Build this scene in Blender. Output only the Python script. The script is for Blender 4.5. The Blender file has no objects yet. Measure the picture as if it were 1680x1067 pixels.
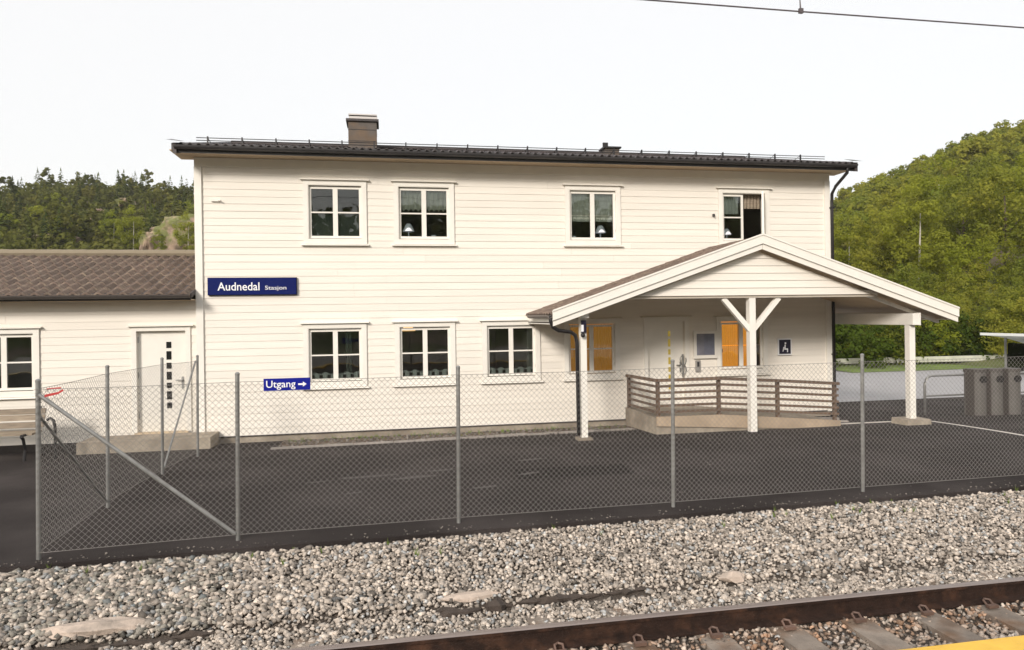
import bpy, bmesh, math, random
import numpy as np
from mathutils import Matrix, Vector
R = math.radians
sc = bpy.context.scene
COL = sc.collection

# ------------------------------------------------------------------ camera, sky, sun, exposure
th, rl = R(10.48), R(.85)
fw = Vector((math.sin(th), math.cos(th), 0)); r0 = Vector((math.cos(th), -math.sin(th), 0)); u0 = Vector((0, 0, 1))
rt = r0*math.cos(rl) - u0*math.sin(rl); up = u0*math.cos(rl) + r0*math.sin(rl)
cam = bpy.data.objects.new('camera', bpy.data.cameras.new('camera')); COL.objects.link(cam)
m = Matrix.Identity(4)
for i in range(3):
    m[i][0], m[i][1], m[i][2] = rt[i], up[i], -fw[i]
m[0][3], m[1][3], m[2][3] = 0, 0, 2.15
cam.matrix_world = m
cam.data.sensor_width = 36; cam.data.sensor_fit = 'HORIZONTAL'; cam.data.lens = 36*1130/1680
cam.data.shift_y = -14.5/1680; cam.data.clip_start = .05; cam.data.clip_end = 3000
sc.camera = cam

SUN_EL, SUN_AZ = R(25), R(214)          # azimuth clockwise from +Y: behind the camera, to its left
w = bpy.data.worlds.new('World'); sc.world = w; w.use_nodes = True
nt = w.node_tree; nt.nodes.clear()
sky = nt.nodes.new('ShaderNodeTexSky'); sky.sky_type = 'NISHITA'; sky.sun_disc = False
sky.sun_elevation = SUN_EL; sky.sun_rotation = SUN_AZ; sky.dust_density = 3.0; sky.ozone_density = 1.0
mix = nt.nodes.new('ShaderNodeMixRGB'); mix.inputs[0].default_value = .72
mix.inputs[2].default_value = (11.7, 11.5, 11.25, 1)      # thin bright cloud veil
bg = nt.nodes.new('ShaderNodeBackground'); bg.inputs[1].default_value = .1
out = nt.nodes.new('ShaderNodeOutputWorld')
nt.links.new(sky.outputs[0], mix.inputs[1]); nt.links.new(mix.outputs[0], bg.inputs[0]); nt.links.new(bg.outputs[0], out.inputs[0])
sun = bpy.data.objects.new('sun', bpy.data.lights.new('sun', 'SUN')); COL.objects.link(sun)
sun.data.energy = 2.95; sun.data.angle = R(13); sun.data.color = (1, .92, .835)
sd = Vector((math.sin(SUN_AZ)*math.cos(SUN_EL), math.cos(SUN_AZ)*math.cos(SUN_EL), math.sin(SUN_EL)))
sun.rotation_euler = sd.to_track_quat('Z', 'Y').to_euler()
vs = sc.view_settings; vs.view_transform = 'Standard'; vs.look = 'None'; vs.exposure = 0.15; vs.gamma = 1; vs.use_curve_mapping = False
sc.render.engine = 'CYCLES'
sc.cycles.max_bounces = 8; sc.cycles.transparent_max_bounces = 16

rnd = random.Random(7)
rs = np.random.RandomState(11)

# ------------------------------------------------------------------ material helpers
def srgb(c): return tuple((x/255/12.92 if x/255 <= .04045 else ((x/255+.055)/1.055)**2.4) for x in c)
def mat(name, col, rough=.6, var=.0, vscale=3, var2=None, bump=0, bscale=60, rand=0, metal=0, spec=.5, emit=None, estr=0,
        coords='world', stretch=None, detail=5, col2=None, c2lo=.45, c2hi=.65, c2scale=2):
    m = bpy.data.materials.new(name); m.use_nodes = True
    n = m.node_tree.nodes; l = m.node_tree.links
    b = n['Principled BSDF']
    b.inputs['Roughness'].default_value = rough; b.inputs['Metallic'].default_value = metal
    b.inputs['Specular IOR Level'].default_value = spec
    b.inputs['Base Color'].default_value = (*col, 1)
    geo = n.new('ShaderNodeNewGeometry'); tex = n.new('ShaderNodeTexCoord')
    src = geo.outputs['Position'] if coords == 'world' else tex.outputs['Object']
    if stretch:
        mp = n.new('ShaderNodeMapping'); mp.inputs['Scale'].default_value = stretch
        l.new(src, mp.inputs['Vector']); src = mp.outputs['Vector']
    cur = None
    rgb = n.new('ShaderNodeRGB'); rgb.outputs[0].default_value = (*col, 1); cur = rgb.outputs[0]
    if col2:
        ns = n.new('ShaderNodeTexNoise'); ns.inputs['Scale'].default_value = c2scale; ns.inputs['Detail'].default_value = detail
        l.new(src, ns.inputs['Vector'])
        mr = n.new('ShaderNodeMapRange'); mr.inputs[1].default_value = c2lo; mr.inputs[2].default_value = c2hi
        l.new(ns.outputs[0], mr.inputs[0])
        mx = n.new('ShaderNodeMixRGB'); l.new(mr.outputs[0], mx.inputs[0]); l.new(cur, mx.inputs[1]); mx.inputs[2].default_value = (*col2, 1)
        cur = mx.outputs[0]
    if var:
        ns = n.new('ShaderNodeTexNoise'); ns.inputs['Scale'].default_value = vscale; ns.inputs['Detail'].default_value = 6
        l.new(src, ns.inputs['Vector'])
        mr = n.new('ShaderNodeMapRange'); mr.inputs[1].default_value = .3; mr.inputs[2].default_value = .7
        mr.inputs[3].default_value = 1-var; mr.inputs[4].default_value = 1+var
        l.new(ns.outputs[0], mr.inputs[0])
        mx = n.new('ShaderNodeVectorMath'); mx.operation = 'SCALE'
        l.new(cur, mx.inputs[0]); l.new(mr.outputs[0], mx.inputs['Scale']); cur = mx.outputs[0]
    if rand:
        oi = n.new('ShaderNodeObjectInfo')
        mr = n.new('ShaderNodeMapRange'); mr.inputs[3].default_value = 1-rand; mr.inputs[4].default_value = 1+rand
        l.new(oi.outputs['Random'], mr.inputs[0])
        mx = n.new('ShaderNodeVectorMath'); mx.operation = 'SCALE'
        l.new(cur, mx.inputs[0]); l.new(mr.outputs[0], mx.inputs['Scale']); cur = mx.outputs[0]
    l.new(cur, b.inputs['Base Color'])
    if bump:
        ns = n.new('ShaderNodeTexNoise'); ns.inputs['Scale'].default_value = bscale; ns.inputs['Detail'].default_value = 6
        l.new(src, ns.inputs['Vector'])
        bp = n.new('ShaderNodeBump'); bp.inputs['Strength'].default_value = bump; bp.inputs['Distance'].default_value = .02
        l.new(ns.outputs[0], bp.inputs['Height']); l.new(bp.outputs[0], b.inputs['Normal'])
    if emit:
        b.inputs['Emission Color'].default_value = (*emit, 1); b.inputs['Emission Strength'].default_value = estr
    return m

M = {}
WHITE = (.82, .775, .70)
M['paint'] = mat('white_board_paint', WHITE, .55, var=.035, vscale=2.5, rand=.03, bump=.12, bscale=14, stretch=(.35, 1, 6), spec=.3)
M['trim'] = mat('white_trim_paint', (.83, .80, .735), .5, var=.03, vscale=5, bump=.05, bscale=40, spec=.35)
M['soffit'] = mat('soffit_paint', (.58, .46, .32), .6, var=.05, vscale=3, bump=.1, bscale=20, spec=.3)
M['wallcore'] = mat('wall_sheathing', (.5, .44, .36), .8, var=.05)
M['inner'] = mat('interior_plaster', (.42, .39, .34), .8, var=.05)
M['innerfloor'] = mat('interior_floor', (.16, .1, .06), .6, var=.2)
M['concrete'] = mat('concrete', (.36, .31, .245), .85, var=.18, vscale=6, bump=.4, bscale=45, col2=(.24, .20, .155), c2scale=1.6)
M['concrete_pale'] = mat('pale_concrete', (.30, .27, .245), .85, var=.12, vscale=4, bump=.3, bscale=50)
M['asphalt'] = mat('asphalt', (.031, .0255, .0245), .93, var=.35, vscale=110, bump=.5, bscale=220, col2=(.058, .049, .047), c2scale=.8, c2lo=.42, c2hi=.7, spec=.18)
M['soil'] = mat('soil', (.09, .055, .036), .95, var=.5, vscale=30, bump=.8, bscale=60, col2=(.20, .16, .11), c2scale=5)
M['ballast_base'] = mat('ballast_fines', (.085, .068, .055), .95, var=.4, vscale=60, bump=.9, bscale=70)
M['black'] = mat('black_metal', (.018, .016, .017), .4, spec=.5, var=.1)
M['gutter'] = mat('dark_gutter', (.045, .043, .045), .38, var=.15, vscale=4, spec=.5)
M['galv'] = mat('galvanised_steel', (.30, .30, .29), .48, var=.18, vscale=12, metal=.55, rand=.08)
M['wire'] = mat('galvanised_wire', (.24, .225, .21), .5, metal=.3)
M['tile_dark'] = mat('dark_roof_tile', (.055, .045, .045), .6, var=.2, vscale=8, rand=.2, bump=.2)
M['tile'] = mat('brown_roof_tile', (.155, .110, .086), .8, var=.2, vscale=9, rand=.2, bump=.3, bscale=80, col2=(.24, .19, .14), c2scale=14, c2lo=.5, c2hi=.7)
M['chimney'] = mat('chimney_cladding', (.095, .08, .07), .6, var=.12, vscale=5, col2=(.125, .085, .055), c2scale=2.2, bump=.1, metal=.2)
M['cap'] = mat('chimney_cap_metal', (.55, .52, .5), .4, metal=.5)
M['wood'] = mat('weathered_wood', (.13, .085, .058), .75, var=.3, vscale=9, stretch=(1, 1, 8), bump=.3, rand=.18)
M['benchwood'] = mat('greyed_bench_wood', (.26, .21, .155), .75, var=.25, vscale=5, stretch=(1, 6, 8), bump=.3, rand=.15)
M['blue'] = mat('sign_blue', (.003, .010, .10), .6, var=.05, spec=.12)
M['blue2'] = mat('exit_sign_blue', (.006, .012, .24), .6, var=.05, spec=.12)
M['navy'] = mat('navy_plate', (.012, .010, .03), .3)
M['white'] = mat('sign_white', (.85, .86, .88), .4, var=.02)
M['rail'] = mat('rusty_rail_side', (.026, .014, .010), .75, var=.35, vscale=14, bump=.4, bscale=60, col2=(.07, .034, .02), c2scale=6, c2lo=.5, c2hi=.75, spec=.25)
M['railtop'] = mat('worn_rail_head', (.30, .25, .23), .38, metal=.6, var=.15, vscale=9, stretch=(.3, 8, 8))
M['sleeper'] = mat('concrete_sleeper', (.24, .20, .165), .9, var=.25, vscale=8, bump=.5, bscale=60, rand=.12, col2=(.17, .105, .065), c2scale=3)
M['clip'] = mat('rusty_clip', (.13, .08, .06), .6, var=.3, rand=.2)
M['yellow'] = mat('yellow_line_paint', (.75, .46, .06), .6, var=.1, vscale=8, bump=.2)
M['linepaint'] = mat('white_line_paint', (.62, .57, .52), .7, var=.15, vscale=9)
M['rock'] = mat('pale_boulder', (.50, .41, .34), .9, var=.15, vscale=9, bump=.6, bscale=25, col2=(.36, .30, .25), c2scale=6)
M['shadow_rock'] = mat('shadow_toned_ledge_rock', (.055, .042, .034), .9, var=.3, vscale=9, bump=.6, bscale=25)  # near-black colour paints the shadowed hollows under the gravel step
M['bin'] = mat('bin_grey', (.07, .06, .055), .55, var=.1, rand=.1)
M['binpale'] = mat('bin_panel', (.105, .098, .09), .5, var=.1)
M['shelterwhite'] = mat('shelter_roof', (.75, .77, .75), .4)
M['curtain'] = mat('orange_curtain', (.60, .25, .035), .8, var=.2, vscale=20, stretch=(5, 1, .4), emit=(.88, .36, .035), estr=.62)  # emission stands in for lamplight from the room behind
M['curtain_dim'] = mat('ochre_curtain', (.42, .22, .05), .8, var=.2, vscale=20, stretch=(5, 1, .4), emit=(.80, .34, .05), estr=.27)  # weaker emission paints dim lamplight into the cloth
M['blind'] = mat('white_blind', (.72, .70, .60), .8, var=.1, vscale=14, stretch=(3, 1, 1))
M['screen'] = mat('green_grey_screen', (.10, .12, .095), .7, var=.08)
M['lace'] = mat('lace', (.75, .75, .70), .9)
M['lampwhite'] = mat('lamp_white', (.8, .8, .82), .5, emit=(.9, .9, 1), estr=.12)
M['lampwarm'] = mat('lamp_warm', (.9, .5, .2), .5, emit=(1, .55, .2), estr=1.3)
M['slit'] = mat('dark_slit_glass', (.01, .011, .012), .15)
M['slit_lit'] = mat('lit_slit_glass', (.35, .27, .05), .3, emit=(.75, .55, .08), estr=.22)
M['poster'] = mat('poster_glass', (.22, .22, .26), .15, var=.2, vscale=4)
M['red'] = mat('red_tape', (.5, .05, .05), .5)
M['cable'] = mat('catenary_wire', (.09, .075, .08), .5)
M['grass'] = mat('verge_grass', (.13, .19, .03), .9, var=.3, vscale=3, bump=.8, bscale=20)
M['bark'] = mat('bark', (.10, .075, .055), .9, var=.3, vscale=6, bump=.5, coords='obj')
M['birchbark'] = mat('birch_bark', (.45, .42, .36), .8, var=.35, vscale=5, coords='obj')
M['houseroof'] = mat('far_house_roof', (.2, .2, .21), .7)

def glass_mat():
    m = bpy.data.materials.new('window_glass'); m.use_nodes = True
    n = m.node_tree.nodes; l = m.node_tree.links; n.clear()
    o = n.new('ShaderNodeOutputMaterial'); mx = n.new('ShaderNodeMixShader'); fr = n.new('ShaderNodeFresnel'); fr.inputs[0].default_value = 1.6
    t = n.new('ShaderNodeBsdfTransparent'); t.inputs[0].default_value = (.80, .84, .83, 1)
    g = n.new('ShaderNodeBsdfGlossy'); g.inputs['Roughness'].default_value = .0; g.inputs[0].default_value = (1, 1, 1, 1)
    geo = n.new('ShaderNodeNewGeometry'); ns = n.new('ShaderNodeTexNoise'); ns.inputs['Scale'].default_value = 2.2; ns.inputs['Detail'].default_value = 1
    bp = n.new('ShaderNodeBump'); bp.inputs['Strength'].default_value = .1; bp.inputs['Distance'].default_value = .03
    l.new(geo.outputs['Position'], ns.inputs['Vector']); l.new(ns.outputs[0], bp.inputs['Height'])
    l.new(bp.outputs[0], g.inputs['Normal'])
    l.new(fr.outputs[0], mx.inputs[0]); l.new(t.outputs[0], mx.inputs[1]); l.new(g.outputs[0], mx.inputs[2]); l.new(mx.outputs[0], o.inputs[0])
    return m
M['glass'] = glass_mat()

def leaf_mat(name, stops, trans=.35):
    m = bpy.data.materials.new(name); m.use_nodes = True
    n = m.node_tree.nodes; l = m.node_tree.links; n.clear()
    o = n.new('ShaderNodeOutputMaterial'); mx = n.new('ShaderNodeMixShader'); mx.inputs[0].default_value = trans
    d = n.new('ShaderNodeBsdfDiffuse'); t = n.new('ShaderNodeBsdfTranslucent')
    oi = n.new('ShaderNodeObjectInfo'); cr = n.new('ShaderNodeValToRGB')
    e = cr.color_ramp.elements
    e[0].position = 0; e[0].color = (*stops[0], 1); e[1].position = 1; e[1].color = (*stops[-1], 1)
    for i, s in enumerate(stops[1:-1]):
        k = e.new((i+1)/(len(stops)-1)); k.color = (*s, 1)
    at = n.new('ShaderNodeAttribute'); at.attribute_name = 'tone'
    ml = n.new('ShaderNodeMath'); ml.operation = 'MULTIPLY_ADD'; ml.inputs[1].default_value = .75; ml.inputs[2].default_value = 0
    l.new(oi.outputs['Random'], ml.inputs[0])
    ad = n.new('ShaderNodeMath'); ad.operation = 'MULTIPLY_ADD'; ad.inputs[1].default_value = .25
    l.new(at.outputs['Fac'], ad.inputs[0]); l.new(ml.outputs[0], ad.inputs[2]); l.new(ad.outputs[0], cr.inputs[0])
    l.new(cr.outputs[0], d.inputs[0]); l.new(cr.outputs[0], t.inputs[0])
    l.new(d.outputs[0], mx.inputs[1]); l.new(t.outputs[0], mx.inputs[2]); l.new(mx.outputs[0], o.inputs[0])
    return m
M['leaf'] = leaf_mat('deciduous_leaves', [(.095, .12, .028), (.225, .245, .040), (.33, .32, .050), (.17, .21, .034), (.37, .335, .060)], .48)
M['leaf_bright'] = leaf_mat('bright_spring_leaves', [(.24, .28, .03), (.30, .31, .045)], .5)
M['leaf_dark'] = leaf_mat('dark_hedge_leaves', [(.04, .065, .012), (.075, .11, .018), (.14, .15, .022)])  # darker green leaf ramp for the roadside bushes
M['needle'] = leaf_mat('conifer_needles', [(.048, .072, .022), (.09, .118, .030), (.14, .16, .036)], .3)
M['needle_mix'] = leaf_mat('pine_needles', [(.075, .09, .026), (.135, .145, .036), (.21, .195, .048)], .4)

# ------------------------------------------------------------------ mesh helpers
class MB:
    def __init__(s): s.v = []; s.f = []; s.mi = []
    def add(s, vs, fs, mi=0):
        k = len(s.v); s.v += [tuple(v) for v in vs]; s.f += [tuple(i+k for i in f) for f in fs]; s.mi += [mi]*len(fs); return s
    def box(s, x0, x1, y0, y1, z0, z1, mi=0):
        return s.add([(x0, y0, z0), (x1, y0, z0), (x1, y1, z0), (x0, y1, z0), (x0, y0, z1), (x1, y0, z1), (x1, y1, z1), (x0, y1, z1)],
                     [(0, 3, 2, 1), (4, 5, 6, 7), (0, 1, 5, 4), (1, 2, 6, 5), (2, 3, 7, 6), (3, 0, 4, 7)], mi)
    def prism(s, pts, fn, a, b, mi=0):
        """profile pts (u,v) extruded from a to b; fn(u,v,t)->xyz"""
        n = len(pts)
        vs = [fn(u, v, a) for u, v in pts] + [fn(u, v, b) for u, v in pts]
        fs = [(i, (i+1) % n, n+(i+1) % n, n+i) for i in range(n)] + [tuple(range(n))[::-1], tuple(range(n, 2*n))]
        return s.add(vs, fs, mi)
    def tube(s, path, r, n=8, mi=0, cap=True, r2=None):
        P = [Vector(p) for p in path]; ring = []
        k = len(s.v)
        for i, p in enumerate(P):
            d = (P[min(i+1, len(P)-1)] - P[max(i-1, 0)]).normalized()
            a = Vector((0, 0, 1)) if abs(d.z) < .9 else Vector((1, 0, 0))
            e1 = d.cross(a).normalized(); e2 = d.cross(e1).normalized()
            rr = r if r2 is None else r + (r2-r)*i/(len(P)-1)
            for j in range(n):
                t = 2*math.pi*j/n; s.v.append(tuple(p + e1*math.cos(t)*rr + e2*math.sin(t)*rr))
        for i in range(len(P)-1):
            for j in range(n):
                s.f.append((k+i*n+j, k+i*n+(j+1) % n, k+(i+1)*n+(j+1) % n, k+(i+1)*n+j)); s.mi.append(mi)
        if cap:
            s.f.append(tuple(k+j for j in range(n))[::-1]); s.mi.append(mi)
            s.f.append(tuple(k+(len(P)-1)*n+j for j in range(n))); s.mi.append(mi)
        return s
    def lathe(s, prof, c, n=16, mi=0):
        k = len(s.v)
        for r_, z in prof:
            for j in range(n):
                t = 2*math.pi*j/n; s.v.append((c[0]+r_*math.cos(t), c[1]+r_*math.sin(t), c[2]+z))
        for i in range(len(prof)-1):
            for j in range(n):
                s.f.append((k+i*n+j, k+i*n+(j+1) % n, k+(i+1)*n+(j+1) % n, k+(i+1)*n+j)); s.mi.append(mi)
        return s
    def mesh(s, name, mats, smooth=False):
        me = bpy.data.meshes.new(name); me.from_pydata(s.v, [], s.f)
        for m_ in (mats if isinstance(mats, (list, tuple)) else [mats]): me.materials.append(m_)
        me.polygons.foreach_set('material_index', s.mi)
        if smooth: me.polygons.foreach_set('use_smooth', [True]*len(s.f))
        me.update(); return me
    def build(s, name, mats, parent=None, smooth=False, **kw):
        # vertices are given in world coordinates for roots with no rotation; shift to the root's frame
        if parent is not None:
            o = wloc(parent)
            s.v = [(a-o[0], b-o[1], c-o[2]) for a, b, c in s.v]
        return link(name, s.mesh(name, mats, smooth), parent, **kw)
def wloc(o):
    p = Vector((0, 0, 0))
    while o is not None: p = p + o.location; o = o.parent
    return p
def link(name, me, parent=None, loc=None, **kw):
    o = bpy.data.objects.new(name, me); COL.objects.link(o)
    if parent is not None: o.parent = parent
    if loc is not None: o.location = loc
    for k, v in kw.items(): o[k] = v
    return o
def thing(name, label, cat, loc=(0, 0, 0), group=None):
    o = bpy.data.objects.new(name, None); COL.objects.link(o); o.location = loc; o.empty_display_size = .3
    o['label'] = label; o['category'] = cat
    if group: o['group'] = group
    return o
def tag(o, label, cat, group=None):
    o['label'] = label; o['category'] = cat
    if group: o['group'] = group
    return o
def text_part(txt, size, x, y, z, m_, parent, name='lettering', width=None, bold=.0):
    c = bpy.data.curves.new(name, 'FONT'); c.body = txt; c.size = size; c.extrude = .002; c.resolution_u = 3; c.offset = bold
    t = bpy.data.objects.new('tmp', c); COL.objects.link(t)
    dg = bpy.context.evaluated_depsgraph_get()
    me = bpy.data.meshes.new_from_object(t.evaluated_get(dg)); bpy.data.objects.remove(t)
    n = len(me.vertices); a = np.empty(n*3); me.vertices.foreach_get('co', a); a = a.reshape(-1, 3)
    a[:, 0] -= a[:, 0].min()
    sx = 1 if width is None else width/a[:, 0].max()
    b = np.stack([a[:, 0]*sx, -a[:, 2], a[:, 1]], 1)
    me.vertices.foreach_set('co', b.ravel()); me.materials.clear(); me.materials.append(m_); me.update()
    p = wloc(parent)
    return link(name, me, parent, (x-p[0], y-p[1], z-p[2]))

def gz(y):            # asphalt height
    t = max(0., min(y, 13.6)-9.5)
    return -.0115*t**1.8

# ------------------------------------------------------------------ setting: ground sheets
def sheet(name, xs, ys, zf, m_, smooth=True, **kw):
    X, Y = np.meshgrid(xs, ys); v = [(float(a), float(b), float(zf(a, b))) for a, b in zip(X.ravel(), Y.ravel())]
    nx, ny = len(xs), len(ys)
    f = [(j*nx+i, j*nx+i+1, (j+1)*nx+i+1, (j+1)*nx+i) for j in range(ny-1) for i in range(nx-1)]
    me = bpy.data.meshes.new(name); me.from_pydata(v, [], f); me.materials.append(m_)
    me.polygons.foreach_set('use_smooth', [smooth]*len(f))
    return link(name, me, **kw)
def edge_y(x): return 6.82 + .024*(x+3.4)
# asphalt yard: front edge follows edge_y, with a small cut face down to the ballast
mb = MB()
xs = list(np.linspace(-30, 17, 48)); ys = [0, .02, 1, 2.6, 3.2, 3.8, 4.4, 5, 5.6, 6.2, 6.8, 9, 12, 16.2]
v = []; nx = len(xs)
for j, yy in enumerate([-1]+ys):
    for x in xs:
        e = edge_y(x) + rnd.uniform(-.012, .012)
        if j == 0: v.append((x, e+.01, -.14))
        else: v.append((x, e+yy, gz(e+yy) if yy else -.006))
f = [(j*nx+i, j*nx+i+1, (j+1)*nx+i+1, (j+1)*nx+i) for j in range(len(ys)) for i in range(nx-1)]
me = bpy.data.meshes.new('asphalt_yard'); me.from_pydata(v, [], f); me.materials.append(M['asphalt'])
yard = link('asphalt_yard', me, kind='structure')
# pale road behind the yard, on the right
sheet('road', np.linspace(9.8, 60, 8), [15.3, 17, 20, 24.2], lambda x, y: -.142, mat('pale_road', (.36, .35, .36), .6, var=.06, vscale=2, bump=.2, bscale=80), kind='structure')
sheet('yard_extension', np.linspace(9.8, 40, 8), [12, 13.6, 15.6], lambda x, y: gz(y)+.004 if False else -.139 if y > 13.5 else gz(y)-.02, M['asphalt'], kind='structure')
sheet('grass_verge', np.linspace(17, 60, 20), [22.8, 24, 27, 31], lambda x, y: -.13+(y-22.8)*.03, M['grass'], kind='structure')
# worn scuff marks on the asphalt
sc_m = mat('scuffed_asphalt', (.075, .066, .063), .8, var=.3, vscale=40)
mbs = MB()
for (cx_, cy_, ln, wd) in [(-.3, 9.55, .9, .035), (.35, 9.35, .7, .05), (.75, 9.7, .5, .03), (2.1, 10.1, .6, .03), (1.9, 9.2, .35, .04), (-.9, 9.4, .35, .02), (1.2, 8.6, .4, .03), (-.4, 8.7, .3, .02)]:
    pts = []
    n = 14
    for i in range(n):
        t = 2*math.pi*i/n; rr = rnd.uniform(.7, 1.1)
        pts.append((cx_+ln/2*math.cos(t)*rr, cy_+wd*math.sin(t)*rr*1.6+.04*math.cos(t), gz(cy_)+.004))
    mbs.add(pts, [tuple(range(n))])
mbs.build('asphalt_scuffs', sc_m, kind='structure')

# planting/soil strip and stone edging along the wall
mb = MB()
n = 40
for i in range(n):
    xa, xb = -1.9+i*6.75/n, -1.9+(i+1)*6.75/n
    def ky(x): return 12.36+.062*(x+1.6)
    ya, yb = ky(xa)+.05, ky(xb)+.05
    for j in range(4):
        t0, t1 = j/4, (j+1)/4
        q4 = [(xa, ya+(13.62-ya)*t0), (xb, yb+(13.62-yb)*t0), (xb, yb+(13.62-yb)*t1), (xa, ya+(13.62-ya)*t1)]
        mb.add([(x_, y_, gz(y_)+.007) for x_, y_ in q4], [(0, 1, 2, 3)])
mb.build('soil_strip', M['soil'], kind='structure')
kerb = thing('stone_edging', 'low pale stone edging between the asphalt and the soil strip by the long white wall', 'edging', (-1.6, 12.36, -.1))
x = -1.95
k = 0
while x < 4.7:
    L = rnd.uniform(.55, .75); y0 = 12.36+.062*(x+1.6); y1 = 12.36+.062*(x+L+1.6)
    dz = rnd.uniform(-.006, .008)
    MB().prism([(0, -.14), (.05, -.14), (.05, gz(y0)+.035+dz), (.01, gz(y0)+.03+dz)], lambda u, v_, t, x=x, L=L, y0=y0, y1=y1: (x+t*(L-.012), y0+(y1-y0)*t+u, v_), 0, 1).build('edging_stone', M['concrete_pale'], kerb)
    x += L; k += 1

# terrain all round
def sky_tan(phi):    # skyline tangent (ground) by azimuth in degrees clockwise from +Y
    P = [(-180, .15), (-120, .17), (-70, .15), (-30, .163), (-25, .166), (-14, .172), (0, .15), (30, .10), (35, .122), (37.5, .160), (43, .196), (47, .222), (60, .25), (90, .18), (130, .16), (180, .15)]
    for (a, b), (c, d) in zip(P, P[1:]):
        if a <= phi <= c: return b+(d-b)*(phi-a)/(c-a)
    return .15
def hill(x, y):
    r = math.hypot(x, y); phi = math.degrees(math.atan2(x, y))
    left = phi < 10 and phi > -100
    R0, R1 = (48, 165) if left else (30, 125) if phi >= 10 and phi < 110 else (45, 150)
    t = (r-R0)/(R1-R0)
    base = -.62
    if t <= 0: return base
    e = sky_tan(phi)
    bumps = 1.4*math.sin(x*.11+1.3)*math.sin(y*.093)+.7*math.sin(x*.31)*math.sin(y*.27+2)
    if t < 1: return base + e*R1*(t**1.15) + bumps*min(1, t*4)*(.8 if left else .6)
    return base + e*R1*(1-.35*min(1, (t-1))) + bumps*.8
mbt = MB(); rings = [0, 12, 24, 30, 36, 42, 48, 56, 64, 74, 84, 95, 107, 120, 130, 142, 155, 168, 185, 205, 240, 300]
NA = 240
vv = []
for rr in rings:
    for a in range(NA):
        ph = 2*math.pi*a/NA; x, y = rr*math.sin(ph), rr*math.cos(ph); vv.append((x, y, hill(x, y)))
ff = [(i*NA+a, (i+1)*NA+a, (i+1)*NA+(a+1) % NA, i*NA+(a+1) % NA) for i in range(len(rings)-1) for a in range(NA)]
terr_m = mat('hill_ground', (.10, .115, .03), .95, var=.35, vscale=.5, bump=.6, bscale=2, col2=(.27, .20, .16), c2scale=.085, c2lo=.52, c2hi=.60, detail=6)
me = bpy.data.meshes.new('terrain'); me.from_pydata(vv, [], ff); me.materials.append(terr_m)
me.polygons.foreach_set('use_smooth', [True]*len(ff))
link('hillside_terrain', me, kind='structure')

# ballast bed
def bal(y, x=0):
    e = edge_y(x)
    P = [(1.5, -.325), (3.1, -.320), (4.6, -.315), (4.80, -.288), (5.05, -.285), (5.62, -.27), (5.72, -.215), (6.3, -.13), (e-.12, -.055), (e+.2, -.06)]
    if y <= P[0][0]: return P[0][1]
    for (a, b), (c, d) in zip(P, P[1:]):
        if y <= c: return b+(d-b)*(y-a)/(c-a)
    return P[-1][1]
def lump(x, y): return .012*math.sin(x*3.1+y*2)*math.sin(y*4.3+x)+.008*math.sin(x*7.3)*math.sin(y*9.1)
sheet('ballast_bed', np.linspace(-30, 45, 376), np.linspace(1.4, 6.95, 60), lambda x, y: bal(y, x)+lump(x, y)*(1 if 4.9 < y < 6.7 else .3)-.02, M['ballast_base'], kind='structure')
def rocks(n, X, Y, Z, S, tone, name, mats):
    iv = np.array([(-1, -1, -1), (1, -1, -1), (1, 1, -1), (-1, 1, -1), (-1, -1, 1), (1, -1, 1), (1, 1, 1), (-1, 1, 1)], float)*.72
    fi = np.array([(0, 3, 2), (0, 2, 1), (4, 5, 6), (4, 6, 7), (0, 1, 5), (0, 5, 4), (1, 2, 6), (1, 6, 5), (2, 3, 7), (2, 7, 6), (3, 0, 4), (3, 4, 7)])
    V = np.repeat(iv[None], n, 0)+rs.uniform(-.42, .42, (n, 8, 3))
    V = V*rs.uniform(.55, 1.3, (n, 1, 3))
    A = rs.normal(size=(n, 3, 3)); Q, _ = np.linalg.qr(A)
    V = np.einsum('nij,nkj->nki', Q, V)
    V[:, :, 2] *= .8
    V = V*S[:, None, None] + np.stack([X, Y, Z], 1)[:, None, :]
    F = (fi[None]+8*np.arange(n)[:, None, None]).reshape(-1, 3)
    me = bpy.data.meshes.new(name)
    me.vertices.add(8*n); me.vertices.foreach_set('co', V.reshape(-1).astype(np.float32))
    me.loops.add(F.size); me.loops.foreach_set('vertex_index', F.ravel().astype(np.int32))
    me.polygons.add(len(F)); me.polygons.foreach_set('loop_start', np.arange(0, F.size, 3, dtype=np.int32))
    me.update(calc_edges=True)
    at = me.attributes.new('tone', 'FLOAT_COLOR', 'POINT')
    at.data.foreach_set('color', np.repeat(np.concatenate([tone, np.ones((n, 1))], 1), 8, 0).ravel().astype(np.float32))
    me.materials.append(mats)
    return link(name, me, kind='stuff')
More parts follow.
